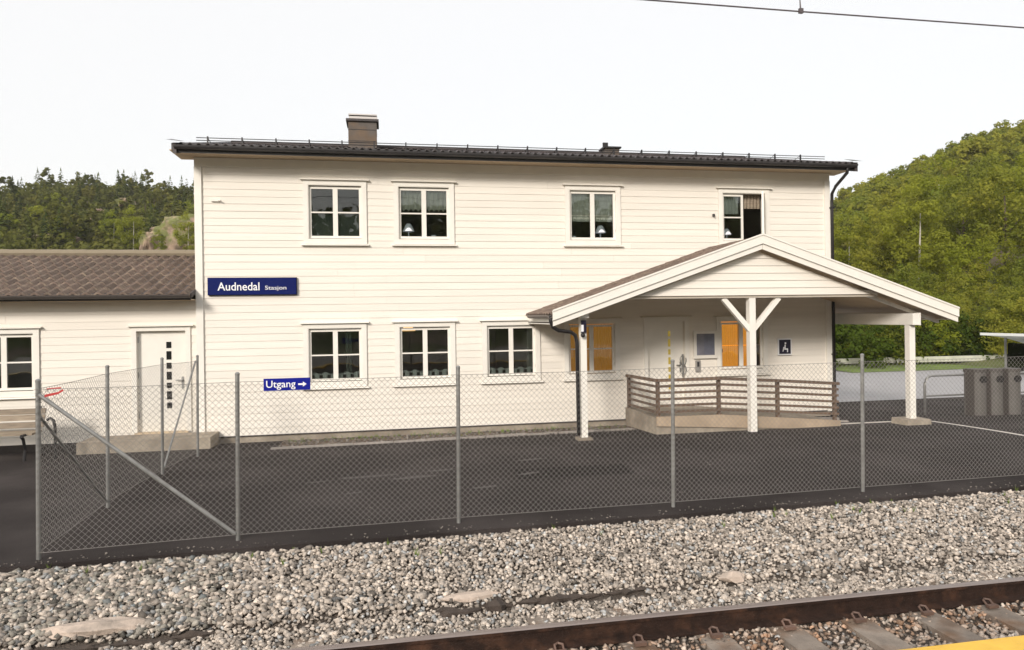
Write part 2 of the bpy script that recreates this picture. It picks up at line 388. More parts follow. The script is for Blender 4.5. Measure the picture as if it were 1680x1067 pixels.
def stone_mat():
    m = bpy.data.materials.new('gravel_stone'); m.use_nodes = True
    n = m.node_tree.nodes; l = m.node_tree.links; b = n['Principled BSDF']; b.inputs['Roughness'].default_value = .85; b.inputs['Specular IOR Level'].default_value = .3
    at = n.new('ShaderNodeAttribute'); at.attribute_name = 'tone'
    geo = n.new('ShaderNodeNewGeometry'); ns = n.new('ShaderNodeTexNoise'); ns.inputs['Scale'].default_value = 120; ns.inputs['Detail'].default_value = 3
    l.new(geo.outputs['Position'], ns.inputs['Vector'])
    mr = n.new('ShaderNodeMapRange'); mr.inputs[1].default_value = .3; mr.inputs[2].default_value = .7; mr.inputs[3].default_value = .75; mr.inputs[4].default_value = 1.25
    l.new(ns.outputs[0], mr.inputs[0])
    sc_ = n.new('ShaderNodeVectorMath'); sc_.operation = 'SCALE'; l.new(at.outputs['Color'], sc_.inputs[0]); l.new(mr.outputs[0], sc_.inputs['Scale'])
    l.new(sc_.outputs[0], b.inputs['Base Color'])
    return m
M['stone'] = stone_mat()
CLEAR = [(-2.45, -1.95, 5.71, 5.90), (-2.8, -1.45, 5.58, 5.65), (.42, .68, 5.575, 5.65), (.80, 1.0, 5.58, 5.66), (1.1, 2.2, 5.62, 5.69), (.55, .82, 5.74, 5.82), (2.94, 3.06, 5.62, 5.72)]
def gravel(x0, x1, y0, y1, pitch, smin, smax, name, rust=0):
    xs = np.arange(x0, x1, pitch); ys = np.arange(y0, y1, pitch)
    X, Y = np.meshgrid(xs, ys); X = X.ravel(); Y = Y.ravel()
    X = X+rs.uniform(-.5, .5, X.size)*pitch; Y = Y+rs.uniform(-.5, .5, Y.size)*pitch
    keep = (Y < edge_y(X)-.01)
    for (a0, a1, b0, b1) in CLEAR: keep &= ~((X > a0) & (X < a1) & (Y > b0) & (Y < b1))
    X, Y = X[keep], Y[keep]; n = X.size
    big = np.clip(1.0+.35*np.exp(-((X+2.4)/2.0)**2)*(Y > 5.7), 1, 1.5)      # coarser stones at the left end of the bank
    S = rs.uniform(smin, smax, n)*np.where(rs.rand(n) < .06, 1.45, 1.)*big
    Z = np.array([bal(b, a)+lump(a, b)*(1 if 4.9 < b < 6.7 else .3) for a, b in zip(X, Y)]) + rs.uniform(-.014, .012, n)
    g = rs.choice([.12, .24, .34, .44, .56], n, p=[.10, .20, .32, .26, .12])*rs.uniform(.85, 1.15, n)
    warm = np.stack([g*1.12, g*.98, g*.84], 1); cool = np.stack([g*.99, g*.99, g*.97], 1)
    t = rs.rand(n)[:, None] < .10
    tone = np.where(t, cool, warm)
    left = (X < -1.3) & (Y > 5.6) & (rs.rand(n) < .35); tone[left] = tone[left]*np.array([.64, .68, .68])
    if rust:
        k = np.exp(-((Y-4.72)/.28)**2)*rs.rand(n); tone = tone*(1-k[:, None]*np.array([.25, .5, .65]))
    return rocks(n, X, Y, Z, S, tone, name, M['stone'])
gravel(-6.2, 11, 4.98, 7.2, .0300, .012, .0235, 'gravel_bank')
gravel(-3, 9.5, 3.05, 4.86, .036, .012, .022, 'track_gravel', rust=1)

# half-buried ledge stones along the gravel step; dark ones hold the hollows' shadow in colour
def slab(x0, x1, y, z, h, dep, m_, label, seed, cat='rock', tilt=0.0):
    r_ = random.Random(seed); n = max(4, int((x1-x0)/(.12 if m_ is M['rock'] else .06))); mb = MB(); k = 7
    for i in range(n+1):
        t = i/n; x = x0+(x1-x0)*t; sc_ = max(.25, math.sin(math.pi*min(1, max(0, t)))**.35)*(1 if m_ is M['rock'] else r_.uniform(.35, 1.35))
        for j in range(k):
            a = 2*math.pi*j/k; jj = r_.uniform(.8, 1.15) if m_ is M['rock'] else r_.uniform(.55, 1.5)
            mb.v.append((x+r_.uniform(-.03, .03), y+.012*math.sin(x*9)+math.cos(a)*dep*sc_*jj, z+tilt*(t-.5)+(math.sin(a)*h*sc_*jj)))
    for i in range(n):
        for j in range(k):
            mb.f.append((i*k+j, i*k+(j+1) % k, (i+1)*k+(j+1) % k, (i+1)*k+j)); mb.mi.append(0)
    mb.f.append(tuple(range(k))); mb.f.append(tuple(range(n*k, n*k+k))[::-1]); mb.mi += [0, 0]
    o = mb.build('ledge_rock' if m_ is M['shadow_rock'] else 'boulder', m_)
    return tag(o, label, cat)
slab(-2.62, -1.80, 5.80, -.20, .055, .115, M['rock'], 'large pale flat boulder half buried in the gravel at the lower left', 1)
slab(-2.95, -1.65, 5.62, -.275, .03, .03, M['shadow_rock'], 'long shadow-toned ledge rock under the large pale flat boulder', 2)
slab(-1.62, -1.32, 5.64, -.262, .035, .04, M['shadow_rock'], 'short shadow-toned rock just right of the large pale flat boulder', 3)
slab(.38, .72, 5.62, -.258, .038, .045, M['shadow_rock'], 'leftmost shadow-toned rock of the ledge in the middle of the gravel bank', 4)
slab(.76, 1.02, 5.63, -.25, .042, .045, M['shadow_rock'], 'chunky shadow-toned rock second from the left in the gravel ledge', 5)
slab(1.05, 1.75, 5.66, -.247, .03, .035, M['shadow_rock'], 'long shadow-toned rock in the middle of the gravel ledge', 6)
slab(1.78, 2.40, 5.69, -.245, .018, .03, M['shadow_rock'], 'thin shadow-toned rock at the right end of the gravel ledge', 7)
slab(2.88, 3.12, 5.66, -.20, .055, .07, M['rock'], 'angular pale boulder on the gravel right of the shadow-toned ledge', 8)
slab(.42, .95, 5.78, -.205, .035, .08, M['rock'], 'flat pale stone lying above the left end of the shadow-toned gravel ledge', 9)

# grit scattered on the asphalt edge and the soil strip
def grit(n, fx, fy, smin, smax, name, zf):
    X = fx(n); Y = fy(n, X); Z = np.array([zf(a, b) for a, b in zip(X, Y)]); g = rs.choice([.06, .10, .16, .26], n)
    rocks(n, X, Y, Z, rs.uniform(smin, smax, n), np.stack([g*1.1, g*.98, g*.86], 1), name, M['stone'])
grit(450, lambda n: rs.uniform(-6, 11, n), lambda n, X: edge_y(X)+np.abs(rs.normal(size=n))*.09, .004, .011, 'edge_grit', lambda a, b: gz(b)+.003)
grit(1500, lambda n: rs.uniform(-1.9, 4.8, n), lambda n, X: rs.uniform(12.5, 13.55, n), .006, .022, 'soil_pebbles', lambda a, b: gz(b)+.01)
grit(260, lambda n: rs.uniform(-3, 9, n), lambda n, X: rs.uniform(7.2, 12.2, n), .003, .009, 'loose_grit', lambda a, b: gz(b)+.002)
def tufts(spots, h, name):
    V = []; F = []
    for x, y, z in spots:
        for _ in range(9):
            a = rnd.uniform(0, 6.28); l_ = h*rnd.uniform(.5, 1.2); dx, dy = math.cos(a)*l_*.5, math.sin(a)*l_*.5; w_ = .004; k = len(V)
            V += [(x-w_*math.sin(a), y+w_*math.cos(a), z), (x+w_*math.sin(a), y-w_*math.cos(a), z), (x+dx, y+dy, z+l_)]; F.append((k, k+1, k+2))
    me = bpy.data.meshes.new(name); me.from_pydata(V, [], F); me.materials.append(M['grass']); return link(name, me, kind='stuff')
tufts([(rnd.uniform(-1.8, 4.7), 13.5-abs(rnd.gauss(0, .25)), gz(13.3)) for _ in range(150)]+[(x_, edge_y(x_)-rnd.uniform(.0, .5), -.06) for x_ in [rnd.uniform(-4, 9) for _ in range(40)]], .07, 'grass_tufts')
sheetp = mat('asphalt_patch', (.020, .0165, .016), .93, var=.3, vscale=90, bump=.5, bscale=200, spec=.15)
MB().add([(x_, y_, gz(y_)+.003) for x_, y_ in ((1.7, 8.9), (3.3, 8.85), (3.35, 9.45), (1.75, 9.5))], [(0, 1, 2, 3)]).build('asphalt_patch', sheetp, kind='structure')

# ------------------------------------------------------------------ track
def rail_profile(): return [(x_, z_*.90+.0172) for x_, z_ in _RP]
_RP = [(-.07, 0), (.07, 0), (.07, .012), (.012, .032), (.010, .128), (.034, .138), (.036, .166), (.026, .172), (-.026, .172), (-.036, .166), (-.034, .138), (-.010, .128), (-.012, .032), (-.07, .012)]
track = thing('railway_track', 'rusty railway track with two steel rails on concrete sleepers in the gravel', 'railway track', (2, 4.2, -.29))
RZ = -.292; X0, X1 = -14, 26
for ry in (4.93, 3.43):
    mb = MB(); P = rail_profile(); n = len(P)
    vs_ = [(X0, ry+a, RZ+b) for a, b in P]+[(X1, ry+a, RZ+b) for a, b in P]
    mb.v = vs_
    for i in range(n):
        mb.f.append((i, (i+1) % n, n+(i+1) % n, n+i)); mb.mi.append(1 if i in (6, 7, 8) else 0)
    mb.build('rail', [M['rail'], M['railtop']], track)
sl = MB().prism([(-.13, 0), (.13, 0), (.115, .16), (-.115, .16)], lambda u, v_, t: (u, t, v_), -1.27, 1.27).mesh('sleeper', M['sleeper'])
cl = MB().tube([(-.03, -.03, 0), (-.03, .01, .028), (.0, .03, .03), (.03, .01, .028), (.03, -.03, 0), (.0, -.05, .0)], .009, 6)
cl.box(-.045, .045, -.065, -.03, -.012, .012); clm = cl.mesh('rail_clip', M['clip'])
for i in range(24):
    sx = -3.0+i*.6
    o = link('sleeper', sl, track, (sx-2, 0, -.148))
    for ry, sgn in ((4.93, -1), (3.43, 1)):
        q = link('rail_clip', clm, o, (0, ry-4.2+sgn*.105, .185))
# own platform with the yellow line
plat = MB().box(-30, 40, -6, 2.86, -.35, .53).build('platform', M['concrete_pale'], kind='structure')
yl = MB().box(-30, 40, 2.50, 2.862, .532, .552).build('platform_yellow_line', M['yellow'], kind='structure')

# ------------------------------------------------------------------ main building
YF = 13.6
BX0, BX1 = -3.40, 9.60
B = thing('station_building', 'long two storey white weatherboarded station building with dark tiled roof and chimney', 'building', (3.1, YF, -.15))
PITCH = .1355
board = MB().prism([(0, 0), (-.019, 0), (-.0185, .006), (-.010, PITCH+.004), (0, PITCH+.004)], lambda u, v_, t: (t, u, v_), 0, 1).mesh('weatherboard', M['paint'])
WIN_U = [-.90, .79, 4.23, 7.59]; WIN_L = [-.935, .775, 2.49, 4.17, 7.50]
ZU, ZL = 3.58, .845
WW, WH = 1.18, 1.22
DOOR = (5.29, 6.28, .12, 2.08)
holes = [(c-.585, c+.585, ZU, ZU+WH) for c in WIN_U]+[(c-.585, c+.585, ZL, ZL+WH) for c in WIN_L]+[(DOOR[0]+.03, DOOR[1]-.03, -.2, DOOR[3]-.02)]
def lay_boards(parent, x0, x1, z0, n, holes, yb, joints=True, mesh=None, name='weatherboard'):
    p = wloc(parent)
    for i in range(n):
        a = z0+i*PITCH; b = a+PITCH
        segs = [(x0, x1)]
        for hx0, hx1, hz0, hz1 in holes:
            if hz0 < b-.08 and hz1 > a+.08:
                ns = []
                for s0, s1 in segs:
                    if hx1 <= s0 or hx0 >= s1: ns.append((s0, s1)); continue
                    if hx0 > s0+.02: ns.append((s0, hx0))
                    if hx1 < s1-.02: ns.append((hx1, s1))
                segs = ns
        for s0, s1 in segs:
            cuts = [s0]
            if joints and s1-s0 > 6:
                c = s0+rnd.uniform(2.2, 4.2)
                while c < s1-1.8: cuts.append(c); c += rnd.uniform(3.2, 4.6)
            cuts.append(s1)
            for c0, c1 in zip(cuts, cuts[1:]):
                o = link(name, mesh or board, parent, (c0-p[0], yb-p[1]+rnd.uniform(-.001, .001), a-p[2]+rnd.uniform(-.001, .001)))
                o.scale = (c1-c0-(.002 if c1 < s1 else 0), 1, 1)
lay_boards(B, BX0+.10, BX1-.10, -.01, 37, holes, YF)
# wall shell with real openings
def wall_with_holes(x0, x1, z0, z1, ya, yb, hs, mb):
    xs = sorted({x0, x1, *[h[0] for h in hs], *[h[1] for h in hs]}); zs = sorted({z0, z1, *[min(max(h[2], z0), z1) for h in hs], *[min(max(h[3], z0), z1) for h in hs]})
    for a, b in zip(xs, xs[1:]):
        for c, d in zip(zs, zs[1:]):
            mx_, mz = (a+b)/2, (c+d)/2
            if any(h[0] < mx_ < h[1] and h[2] < mz < h[3] for h in hs): continue
            mb.box(a, b, ya, yb, c, d)
mb = MB()
inner = [(c-.50, c+.50, z+.09, z+WH-.09) for c, z in [(c, ZU) for c in WIN_U]+[(c, ZL) for c in WIN_L]]+[(DOOR[0]+.09, DOOR[1]-.09, -.05, DOOR[3]-.09)]
wall_with_holes(BX0+.005, BX1-.005, -.012, 5.20, YF+.003, YF+.16, inner, mb)
mb.build('front_wall', M['paint'], B)
mb = MB()
mb.box(BX0+.01, BX0+.16, YF+.16, 21.4, -.012, 5.2); mb.box(BX1-.16, BX1-.01, YF+.16, 21.4, -.012, 5.2); mb.box(BX0+.16, BX1-.16, 21.25, 21.4, -.012, 5.2)
mb.build('rear_walls', M['paint'], B)
mb = MB()
mb.box(BX0+.161, BX1-.161, YF+.161, 21.2, 2.55, 2.75); mb.box(BX0+.161, BX1-.161, YF+.161, 21.2, 5.12, 5.16)
mb.box(BX0+.17, BX1-.17, 17.8, 17.9, -.01, 5.1)
for x_ in (0.0, 2.9, 6.7): mb.box(x_-.05, x_+.05, YF+.165, 17.8, -.01, 5.1)
mb.build('interior_wall', M['inner'], B)
MB().box(BX0+.161, BX1-.161, YF+.161, 21.2, -.02, .0).build('interior_floor', M['innerfloor'], B)
# side boards: on the left gable above the annex and on the right gable
for xx, sg, nm in ((BX0, -1, 'left'), (BX1, 1, 'right')):
    mb = MB()
    for i in range(37):
        z = -.01+i*PITCH
        mb.prism([(0, z), (.026, z), (.024, z+.012), (.010, z+PITCH+.003), (0, z+PITCH+.003)], lambda u, v_, t, xx=xx, sg=sg: (xx-sg*.012+sg*u, t, v_), YF+.005, 21.35)
    mb.build('side_boarding', M['paint'], B, kind='stuff')
# gable triangles
RZ0, RY0, RT = 5.26, 13.05, math.tan(R(14.2))
RYR = 17.5
def roofz(y): return RZ0 + (min(y, 2*RYR-y)-RY0)*RT
for xx in (BX0, BX1):
    MB().add([(xx, YF, 5.18), (xx, 21.4, 5.18), (xx, 21.4, roofz(21.4)-.12), (xx, RYR, roofz(RYR)-.12), (xx, YF, roofz(YF)-.12)], [(0, 1, 2, 3, 4)]).build('gable_wall', M['paint'], B)
for (a, b) in ((BX0-.01, BX0+.105), (BX1-.105, BX1+.01)):
    MB().box(a, b, YF-.052, YF+.0, -.03, 5.0).build('corner_board', M['trim'], B)
    for s_ in (0,):
        xx = a if a < 0 else b
        MB().box(xx-.012, xx+.012, YF-.05, YF+.08, -.03, 5.0).build('corner_board', M['trim'], B)
MB().box(BX0-.02, BX1+.02, YF-.040, YF+.0, 5.005, 5.17).build('frieze_board', M['trim'], B)
MB().box(BX0-.30, BX1+.30, RY0+.02, YF+.2, 5.175, 5.195).build('soffit', M['soffit'], B)
MB().box(BX0+.02, BX1-.02, YF-.012, YF+.1, -.30, -.012).build('plinth', M['concrete'], B)
MB().box(BX0-.02, BX1+.02, YF-.05, YF+.0, -.022, -.008).build('drip_flashing', M['gutter'], B)
# fascia + gutter
MB().box(BX0-.26, BX1+.26, RY0-.004, RY0+.02, 5.175, 5.30).build('fascia', M['gutter'], B)
mb = MB(); pr = [(.06*math.cos(t), .065*math.sin(t)) for t in np.linspace(math.pi, 2*math.pi, 9)]
pr2 = [(a*.88, b*.88) for a, b in pr[::-1]]
mb.prism(pr+pr2, lambda u, v_, t: (t, RY0-.068+u*1.05, 5.245+v_), BX0-.19, BX1+.25)
mb.build('gutter', M['gutter'], B, smooth=False)
# roof
RX0, RX1 = BX0-.16, BX1+.22
mb = MB()
mb.prism([(RY0, RZ0-.03), (RYR, roofz(RYR)-.03), (2*RYR-RY0, RZ0-.03), (2*RYR-RY0, RZ0-.13), (RYR, roofz(RYR)-.13), (RY0, RZ0-.13)], lambda u, v_, t: (t, u, v_), RX0, RX1)
mb.build('roof_deck', M['gutter'], B)
def tile_mesh(name, wdt, ln, slope, waves, amp, m_, n=12, thick=.018):
    mb = MB(); t = math.tan(slope)
    for s_, (yy, dz) in enumerate([(0, 0), (ln, -.012)]):
        for lv in (0, -thick):
            for i in range(n+1):
                u = i/n; mb.v.append((u*wdt, yy, yy*t+dz*(1 if thick < .03 else 2.6)+lv+amp*(.5+.5*math.sin(2*math.pi*waves*u-math.pi/2))))
    k = n+1
    for i in range(n):
        mb.f += [(i, i+1, 2*k+i+1, 2*k+i), (i, k+i, k+i+1, i+1)]; mb.mi += [0, 0]
    mb.f += [(0, 2*k, 3*k, k), (n, k+n, 3*k+n, 2*k+n)]; mb.mi += [0, 0]
    return mb.mesh(name, m_)
tmain = tile_mesh('roof_tile', .302, .36, R(14.2), 2, .058, M['tile_dark'], 14)
p = wloc(B); nt_ = int((RX1-RX0)/.3)
for i in range(nt_+1):
    o = link('roof_tile', tmain, B, (RX0+i*(RX1-RX0)/(nt_+1)-p[0], RY0-.075-p[1], RZ0-.012-p[2]))
# remaining courses, joined: corrugated sheet both sides
mb = MB(); n = int((RX1-RX0)/.151)*4
for side in (0, 1):
    k0 = len(mb.v)
    crs = 13
    for c in range(crs):
        ya = RY0+.22+c*(RYR-RY0-.22)/crs; yb = RY0+.22+(c+1)*(RYR-RY0-.22)/crs+.02
        for (yy, dz) in ((ya, .012), (yb, 0)):
            for i in range(n+1):
                u = i/n; y_ = yy if side == 0 else 2*RYR-yy
                mb.v.append((RX0+u*(RX1-RX0), y_, roofz(yy)-.022+dz+.018+.018*math.sin(2*math.pi*u*n/4-math.pi/2)))
    for c in range(2*crs-1):
        for i in range(n):
            a = k0+c*(n+1)+i; mb.f.append((a, a+1, a+n+2, a+n+1)); mb.mi.append(0)
mb.build('roof_tiling', M['tile_dark'], B, kind='stuff')
MB().tube([(RX0, RYR, roofz(RYR)+.02), (RX1, RYR, roofz(RYR)+.02)], .07, 8).build('ridge_cap', M['tile_dark'], B)
for xx in (RX0-.03, RX1+.03):
    MB().prism([(RY0-.07, RZ0+.03), (RYR, roofz(RYR)+.05), (RYR, roofz(RYR)-.14), (RY0-.07, RZ0-.16)], lambda u, v_, t, xx=xx: (xx+t, u, v_), -.03, .03).build('verge_board', M['tile_dark'], B)
    MB().add([(xx-.12, RY0-.16, RZ0+.06), (xx+.10, RY0-.16, RZ0+.04), (xx+.10, RY0+.2, RZ0+.13), (xx-.12, RY0+.2, RZ0+.16)], [(0, 1, 2, 3)]).build('verge_flashing', M['gutter'], B)
# snow guards
sgz = roofz(13.75)+.03
x = RX0+.35; k = 0
while x < RX1-.35:
    MB().box(x-.012, x+.012, 13.70, 13.73, sgz-.03, sgz+.135).add([(x-.008, 13.73, sgz+.11), (x+.008, 13.73, sgz+.11), (x+.008, 14.0, sgz+.06), (x-.008, 14.0, sgz+.06)], [(0, 1, 2, 3)]).build('snow_guard_bracket', M['black'], B)
    x += .612
for zz in (.105, .055):
    MB().tube([(RX0+.15, 13.71, sgz+zz), (RX1-.2, 13.71, sgz+zz)], .008, 6).build('snow_guard_rail', M['black'], B)
# chimney
ch = MB().box(-.78, -.12, 16.7, 17.3, 5.9, 6.84).build('chimney', M['chimney'], B)
for zz in (6.35, 6.62): MB().box(-.785, -.115, 16.695, 17.305, zz, zz+.012).build('cladding_seam', M['black'], ch)
MB().box(-.83, -.07, 16.65, 17.35, 6.82, 6.875).build('chimney_collar', M['tile_dark'], ch)
MB().box(-.76, -.10, 16.70, 17.30, 6.878, 6.94).build('chimney_flue_band', M['cap'], ch)
MB().box(-.77, -.11, 16.68, 17.32, 6.965, 6.995).build('chimney_cap', M['cap'], ch)
vt = MB().box(4.98, 5.32, 15.0, 15.3, 5.65, 5.94).build('roof_vent', M['chimney'], B)
MB().box(4.94, 5.36, 14.96, 15.34, 5.94, 5.975).build('vent_cowl', M['black'], vt)
MB().box(4.93, 5.05, 14.98, 15.02, 5.975, 6.06).build('vent_cowl', M['black'], vt)
# downpipe at the right corner
MB().tube([(9.66, 12.99, 5.2), (9.66, 13.02, 5.08), (9.655, 13.40, 4.86), (9.65, 13.52, 4.72), (9.65, 13.53, 4.5), (9.65, 13.53, -.1)], .034, 10).build('downpipe', M['black'], B, smooth=True)
for zz in (1.2, 2.9, 4.4): MB().box(9.60, 9.70, 13.50, 13.58, zz, zz+.03).build('pipe_clamp', M['black'], B)

# ------------------------------------------------------------------ windows (mesh data shared)
def ring(mb, x0, x1, z0, z1, w_, y0, y1, mi=0):
    mb.box(x0, x0+w_, y0, y1, z0, z1, mi); mb.box(x1-w_, x1, y0, y1, z0, z1, mi)
    mb.box(x0+w_, x1-w_, y0, y1, z0, z0+w_, mi); mb.box(x0+w_, x1-w_, y0, y1, z1-w_, z1, mi)
mb = MB(); ring(mb, -WW/2, WW/2, 0, WH, .088, -.045, -.0265); ring(mb, -WW/2+.086, WW/2-.086, .086, WH-.086, .014, -.040, .12); WM_case = mb.mesh('window', M['trim'])
mb = MB(); ring(mb, 0, .49, 0, .99, .045, .012, .055); WM_sash = mb.mesh('sash', M['trim'])
WM_bar = MB().box(0, .40, .020, .048, -.013, .013).mesh('glazing_bar', M['trim'])
WM_pane = MB().box(0, .405, .032, .036, 0, .44).mesh('pane', M['glass'])
WM_head = MB().prism([(-.095, -.002), (.0, 0), (.0, .03), (-.09, .012)], lambda u, v_, t: (t, u, v_), -.64, .64).mesh('head_board', M['trim'])
WM_sill = MB().prism([(-.085, -.03), (.0, -.03), (.0, .0), (-.08, -.01)], lambda u, v_, t: (t, u, v_), -.63, .63).mesh('sill', M['trim'])
WM_hinge = MB().box(-.008, .008, -.006, .01, -.03, .03).mesh('hinge', M['cap'])
def window(parent, cx_, z, y=YF, open_right=False, bars=True, only_bar_left=False):
    p = wloc(parent)
    W_ = link('window', WM_case, parent, (cx_-p[0], y-p[1], z-p[2]))
    for s_ in (0, 1):
        x0 = -.49 if s_ == 0 else 0.0
        if open_right and s_ == 1:
            s = link('sash', WM_sash, W_, (.495, -.02, .115)); s.rotation_euler = (0, 0, R(58))
            s.scale = (-1, 1, 1)
            for zz in (.045,): 
                q = MB(); q.box(-.445, -.045, .032, .036, .045, .945); o = link('pane', q.mesh('pane', M['glass']), W_, (.495, -.02, .115)); o.rotation_euler = (0, 0, R(58))
            continue
        link('sash', WM_sash, W_, (x0, 0, .115))
        if bars:
            link('glazing_bar', WM_bar, W_, (x0+.045, -.004, .115+.495))
        for k_ in (0, 1): link('pane', WM_pane, W_, (x0+.0425, 0, .115+.045+k_*.46))
        for zz in (.3, .95): link('hinge', WM_hinge, W_, (-.495 if s_ == 0 else .495, .0, zz))
    link('head_board', WM_head, W_, (0, 0, WH)); link('sill', WM_sill, W_, (0, 0, 0))
    return W_
for i, c in enumerate(WIN_U): window(B, c, ZU, open_right=(i == 3), bars=(i != 2))
for i, c in enumerate(WIN_L): window(B, c, ZL, bars=(i != 4))

def door_unit(parent, x0, x1, z0, z1, lit, y=YF, loop=False):
    """casing, panel with seven slits, handle"""
    d = MB(); c = .085
    d.box(x0, x0+c, y-.045, y-.001, z0, z1); d.box(x1-c, x1, y-.045, y-.001, z0, z1); d.box(x0+c, x1-c, y-.045, y-.001, z1-c, z1)
    d.box(x0+c, x1-c, y+.045, y+.095, z0+.01, z1-c)
    D = d.build('door', M['trim'], parent)
    MB().prism([(-.095, z1), (-.001, z1), (-.001, z1+.028), (-.09, z1+.012)], lambda u, v_, t: (t, y+u, v_), x0-.06, x1+.06).build('head_board', M['trim'], D)
    MB().box(x0+.05, x1-.05, y-.09, y+.04, z0-.02, z0+.012).build('threshold', M['soffit'], D)
    zt = z1-.40 if not lit else z1-.32
    f = x0+c+(x1-x0-2*c)*.58
    hh = [.115, .155, .11, .145, .10, .15, .105]
    zz = z1-.29
    for h_ in hh:
        s = MB(); s.box(f, f+(.05 if lit else .085), y+.038, y+.046, zz-h_, zz); s.build('slit_window', M['slit_lit'] if lit else M['slit'], D)
        zz -= h_+.058
    hx = x1-c-.075; hz = z0+.95
    h = MB().tube([(hx, y+.045, hz), (hx, y-.005, hz), (hx-.11, y-.005, hz)], .011, 8); h.box(hx-.02, hx+.02, y+.036, y+.046, hz-.16, hz+.06)
    h.build('handle', M['galv'], D)
    for zh in (z0+.25, z0+1.0, z1-.3): MB().box(x0+c-.012, x0+c+.012, y+.02, y+.046, zh, zh+.11).build('hinge', M['galv'], D)
    return D
D1 = door_unit(B, DOOR[0], DOOR[1], DOOR[2], DOOR[3], True)
# looped pull handle ironwork beside the porch door
mb = MB()
for k_, zc in enumerate((1.18, .98)):
    mb.tube([(6.13+.065*math.cos(t), YF-.07, zc+.095*math.sin(t)) for t in np.linspace(math.pi*1.3 if k_ else math.pi*.6, (math.pi*1.3 if k_ else math.pi*.6)+1.55*math.pi, 14)], .012, 6)
mb.box(6.115, 6.145, YF-.075, YF-.04, .82, 1.3)
tag(mb.build('key_box', M['galv']), 'looped grey metal fitting on the casing of the porch door', 'door fitting')

# annex
A = thing('annex_building', 'low white annex with brown tiled roof, left of the two storey station', 'building', (-6, YF, -.15))
AX0, AX1 = -9.6, BX0-.02
YA = YF+.05
AW = [-6.655, -8.6]; AD = (-4.55, -3.54, .11, 2.06)
ah = [(c-.585, c+.585, ZL, ZL+WH) for c in AW]+[(AD[0]+.03, AD[1]-.03, -.2, AD[3]-.02)]
lay_boards(A, AX0, AX1, -.01, 18, ah, YA, joints=True)
mb = MB(); wall_with_holes(AX0, AX1, -.3, 2.52, YA+.003, YA+.16, [(c-.50, c+.50, ZL+.09, ZL+WH-.09) for c in AW]+[(AD[0]+.09, AD[1]-.09, -.05, AD[3]-.09)], mb)
mb.box(AX0, AX0+.15, YA+.16, 19.0, -.3, 2.5); mb.box(AX0+.15, AX1, 18.9, 19.0, -.3, 2.5)
mb.build('wall', M['paint'], A)
MB().box(AX0+.16, AX1, 17.0, 17.1, 0, 2.5).box(AX0+.16, AX1, YA+.165, 18.8, 2.5, 2.53).box(AX0+.16, AX1, YA+.165, 18.8, -.02, 0).build('interior_wall', M['inner'], A)
for c in AW: window(A, c, ZL, y=YA)
door_unit(A, *AD, False, y=YA)
MB().box(AX0, AX1, YA-.035, YA, 2.36, 2.52).build('frieze_board', M['trim'], A)
MB().box(AX0-.2, AX1+.0, 13.25, YA+.1, 2.525, 2.545).build('soffit', M['soffit'], A)
MB().box(AX0, AX1, YA-.01, YA+.1, -.3, -.012).build('plinth', mat('shadow_dark_plinth', (.045, .038, .034), .9, var=.3, vscale=8, bump=.4), A)  # plinth coloured near-black to paint the shadow under the bench
MB().box(AX0-.2, AX1, 13.225, 13.25, 2.53, 2.66).build('fascia', M['gutter'], A)
mb = MB(); mb.prism([(a, b) for a, b in pr]+[(a, b) for a, b in pr2], lambda u, v_, t: (t, 13.16+u, 2.625+v_), AX0-.22, AX1+.0); mb.build('gutter', mat('annex_gutter', (.07, .06, .055), .5), A)
at_ = math.radians(17.0); AYR = 16.3
def aroof(y): return 2.66+(min(y, 2*AYR-y)-13.2)*math.tan(at_)
MB().prism([(13.2, 2.63), (AYR, aroof(AYR)-.03), (2*AYR-13.2, 2.63), (2*AYR-13.2, 2.54), (AYR, aroof(AYR)-.12), (13.2, 2.54)], lambda u, v_, t: (t, u, v_), AX0-.2, AX1).build('roof_deck', M['tile_dark'], A)
ta = tile_mesh('roof_tile', .196, .40, at_, 1, .066, M['tile'], 8, .044)
p = wloc(A)
rows = 9; dy = (AYR-13.13)/rows; cols = 32
tw = (AX1-(AX0-.2))/cols
for r_ in range(rows):
    for c in range(cols):
        yy = 13.13+r_*dy
        o = link('roof_tile', ta, A, (AX0-.2+c*tw-p[0], yy-p[1], aroof(yy)-.02-p[2]+rnd.uniform(-.003, .003)))
for i in range(13):
    xa = AX0-.2+i*.5
    MB().tube([(xa, AYR, aroof(AYR)+.03), (min(xa+.5, AX1), AYR, aroof(AYR)+.035)], .085, 8).build('ridge_tile', mat('ridge_tile_%d' % i, (.24, .2, .14), .8) if i == 0 else bpy.data.materials['ridge_tile_0'], A)
# annex rear slope
MB().add([(AX0-.2, AYR, aroof(AYR)+.02), (AX1, AYR, aroof(AYR)+.02), (AX1, 2*AYR-13.1, 2.68), (AX0-.2, 2*AYR-13.1, 2.68)], [(0, 1, 2, 3)]).build('rear_roof', M['tile'], A)
# concrete step in front of the annex door
st = MB().prism([(-5.2, -.3), (-3.05, -.3), (-3.05, .085), (-3.06, .095), (-5.19, .095), (-5.2, .085)], lambda u, v_, t: (u, t, v_), 12.9, 13.57).build('doorstep', M['concrete'])
tag(st, 'wide concrete doorstep in front of the annex door', 'step')

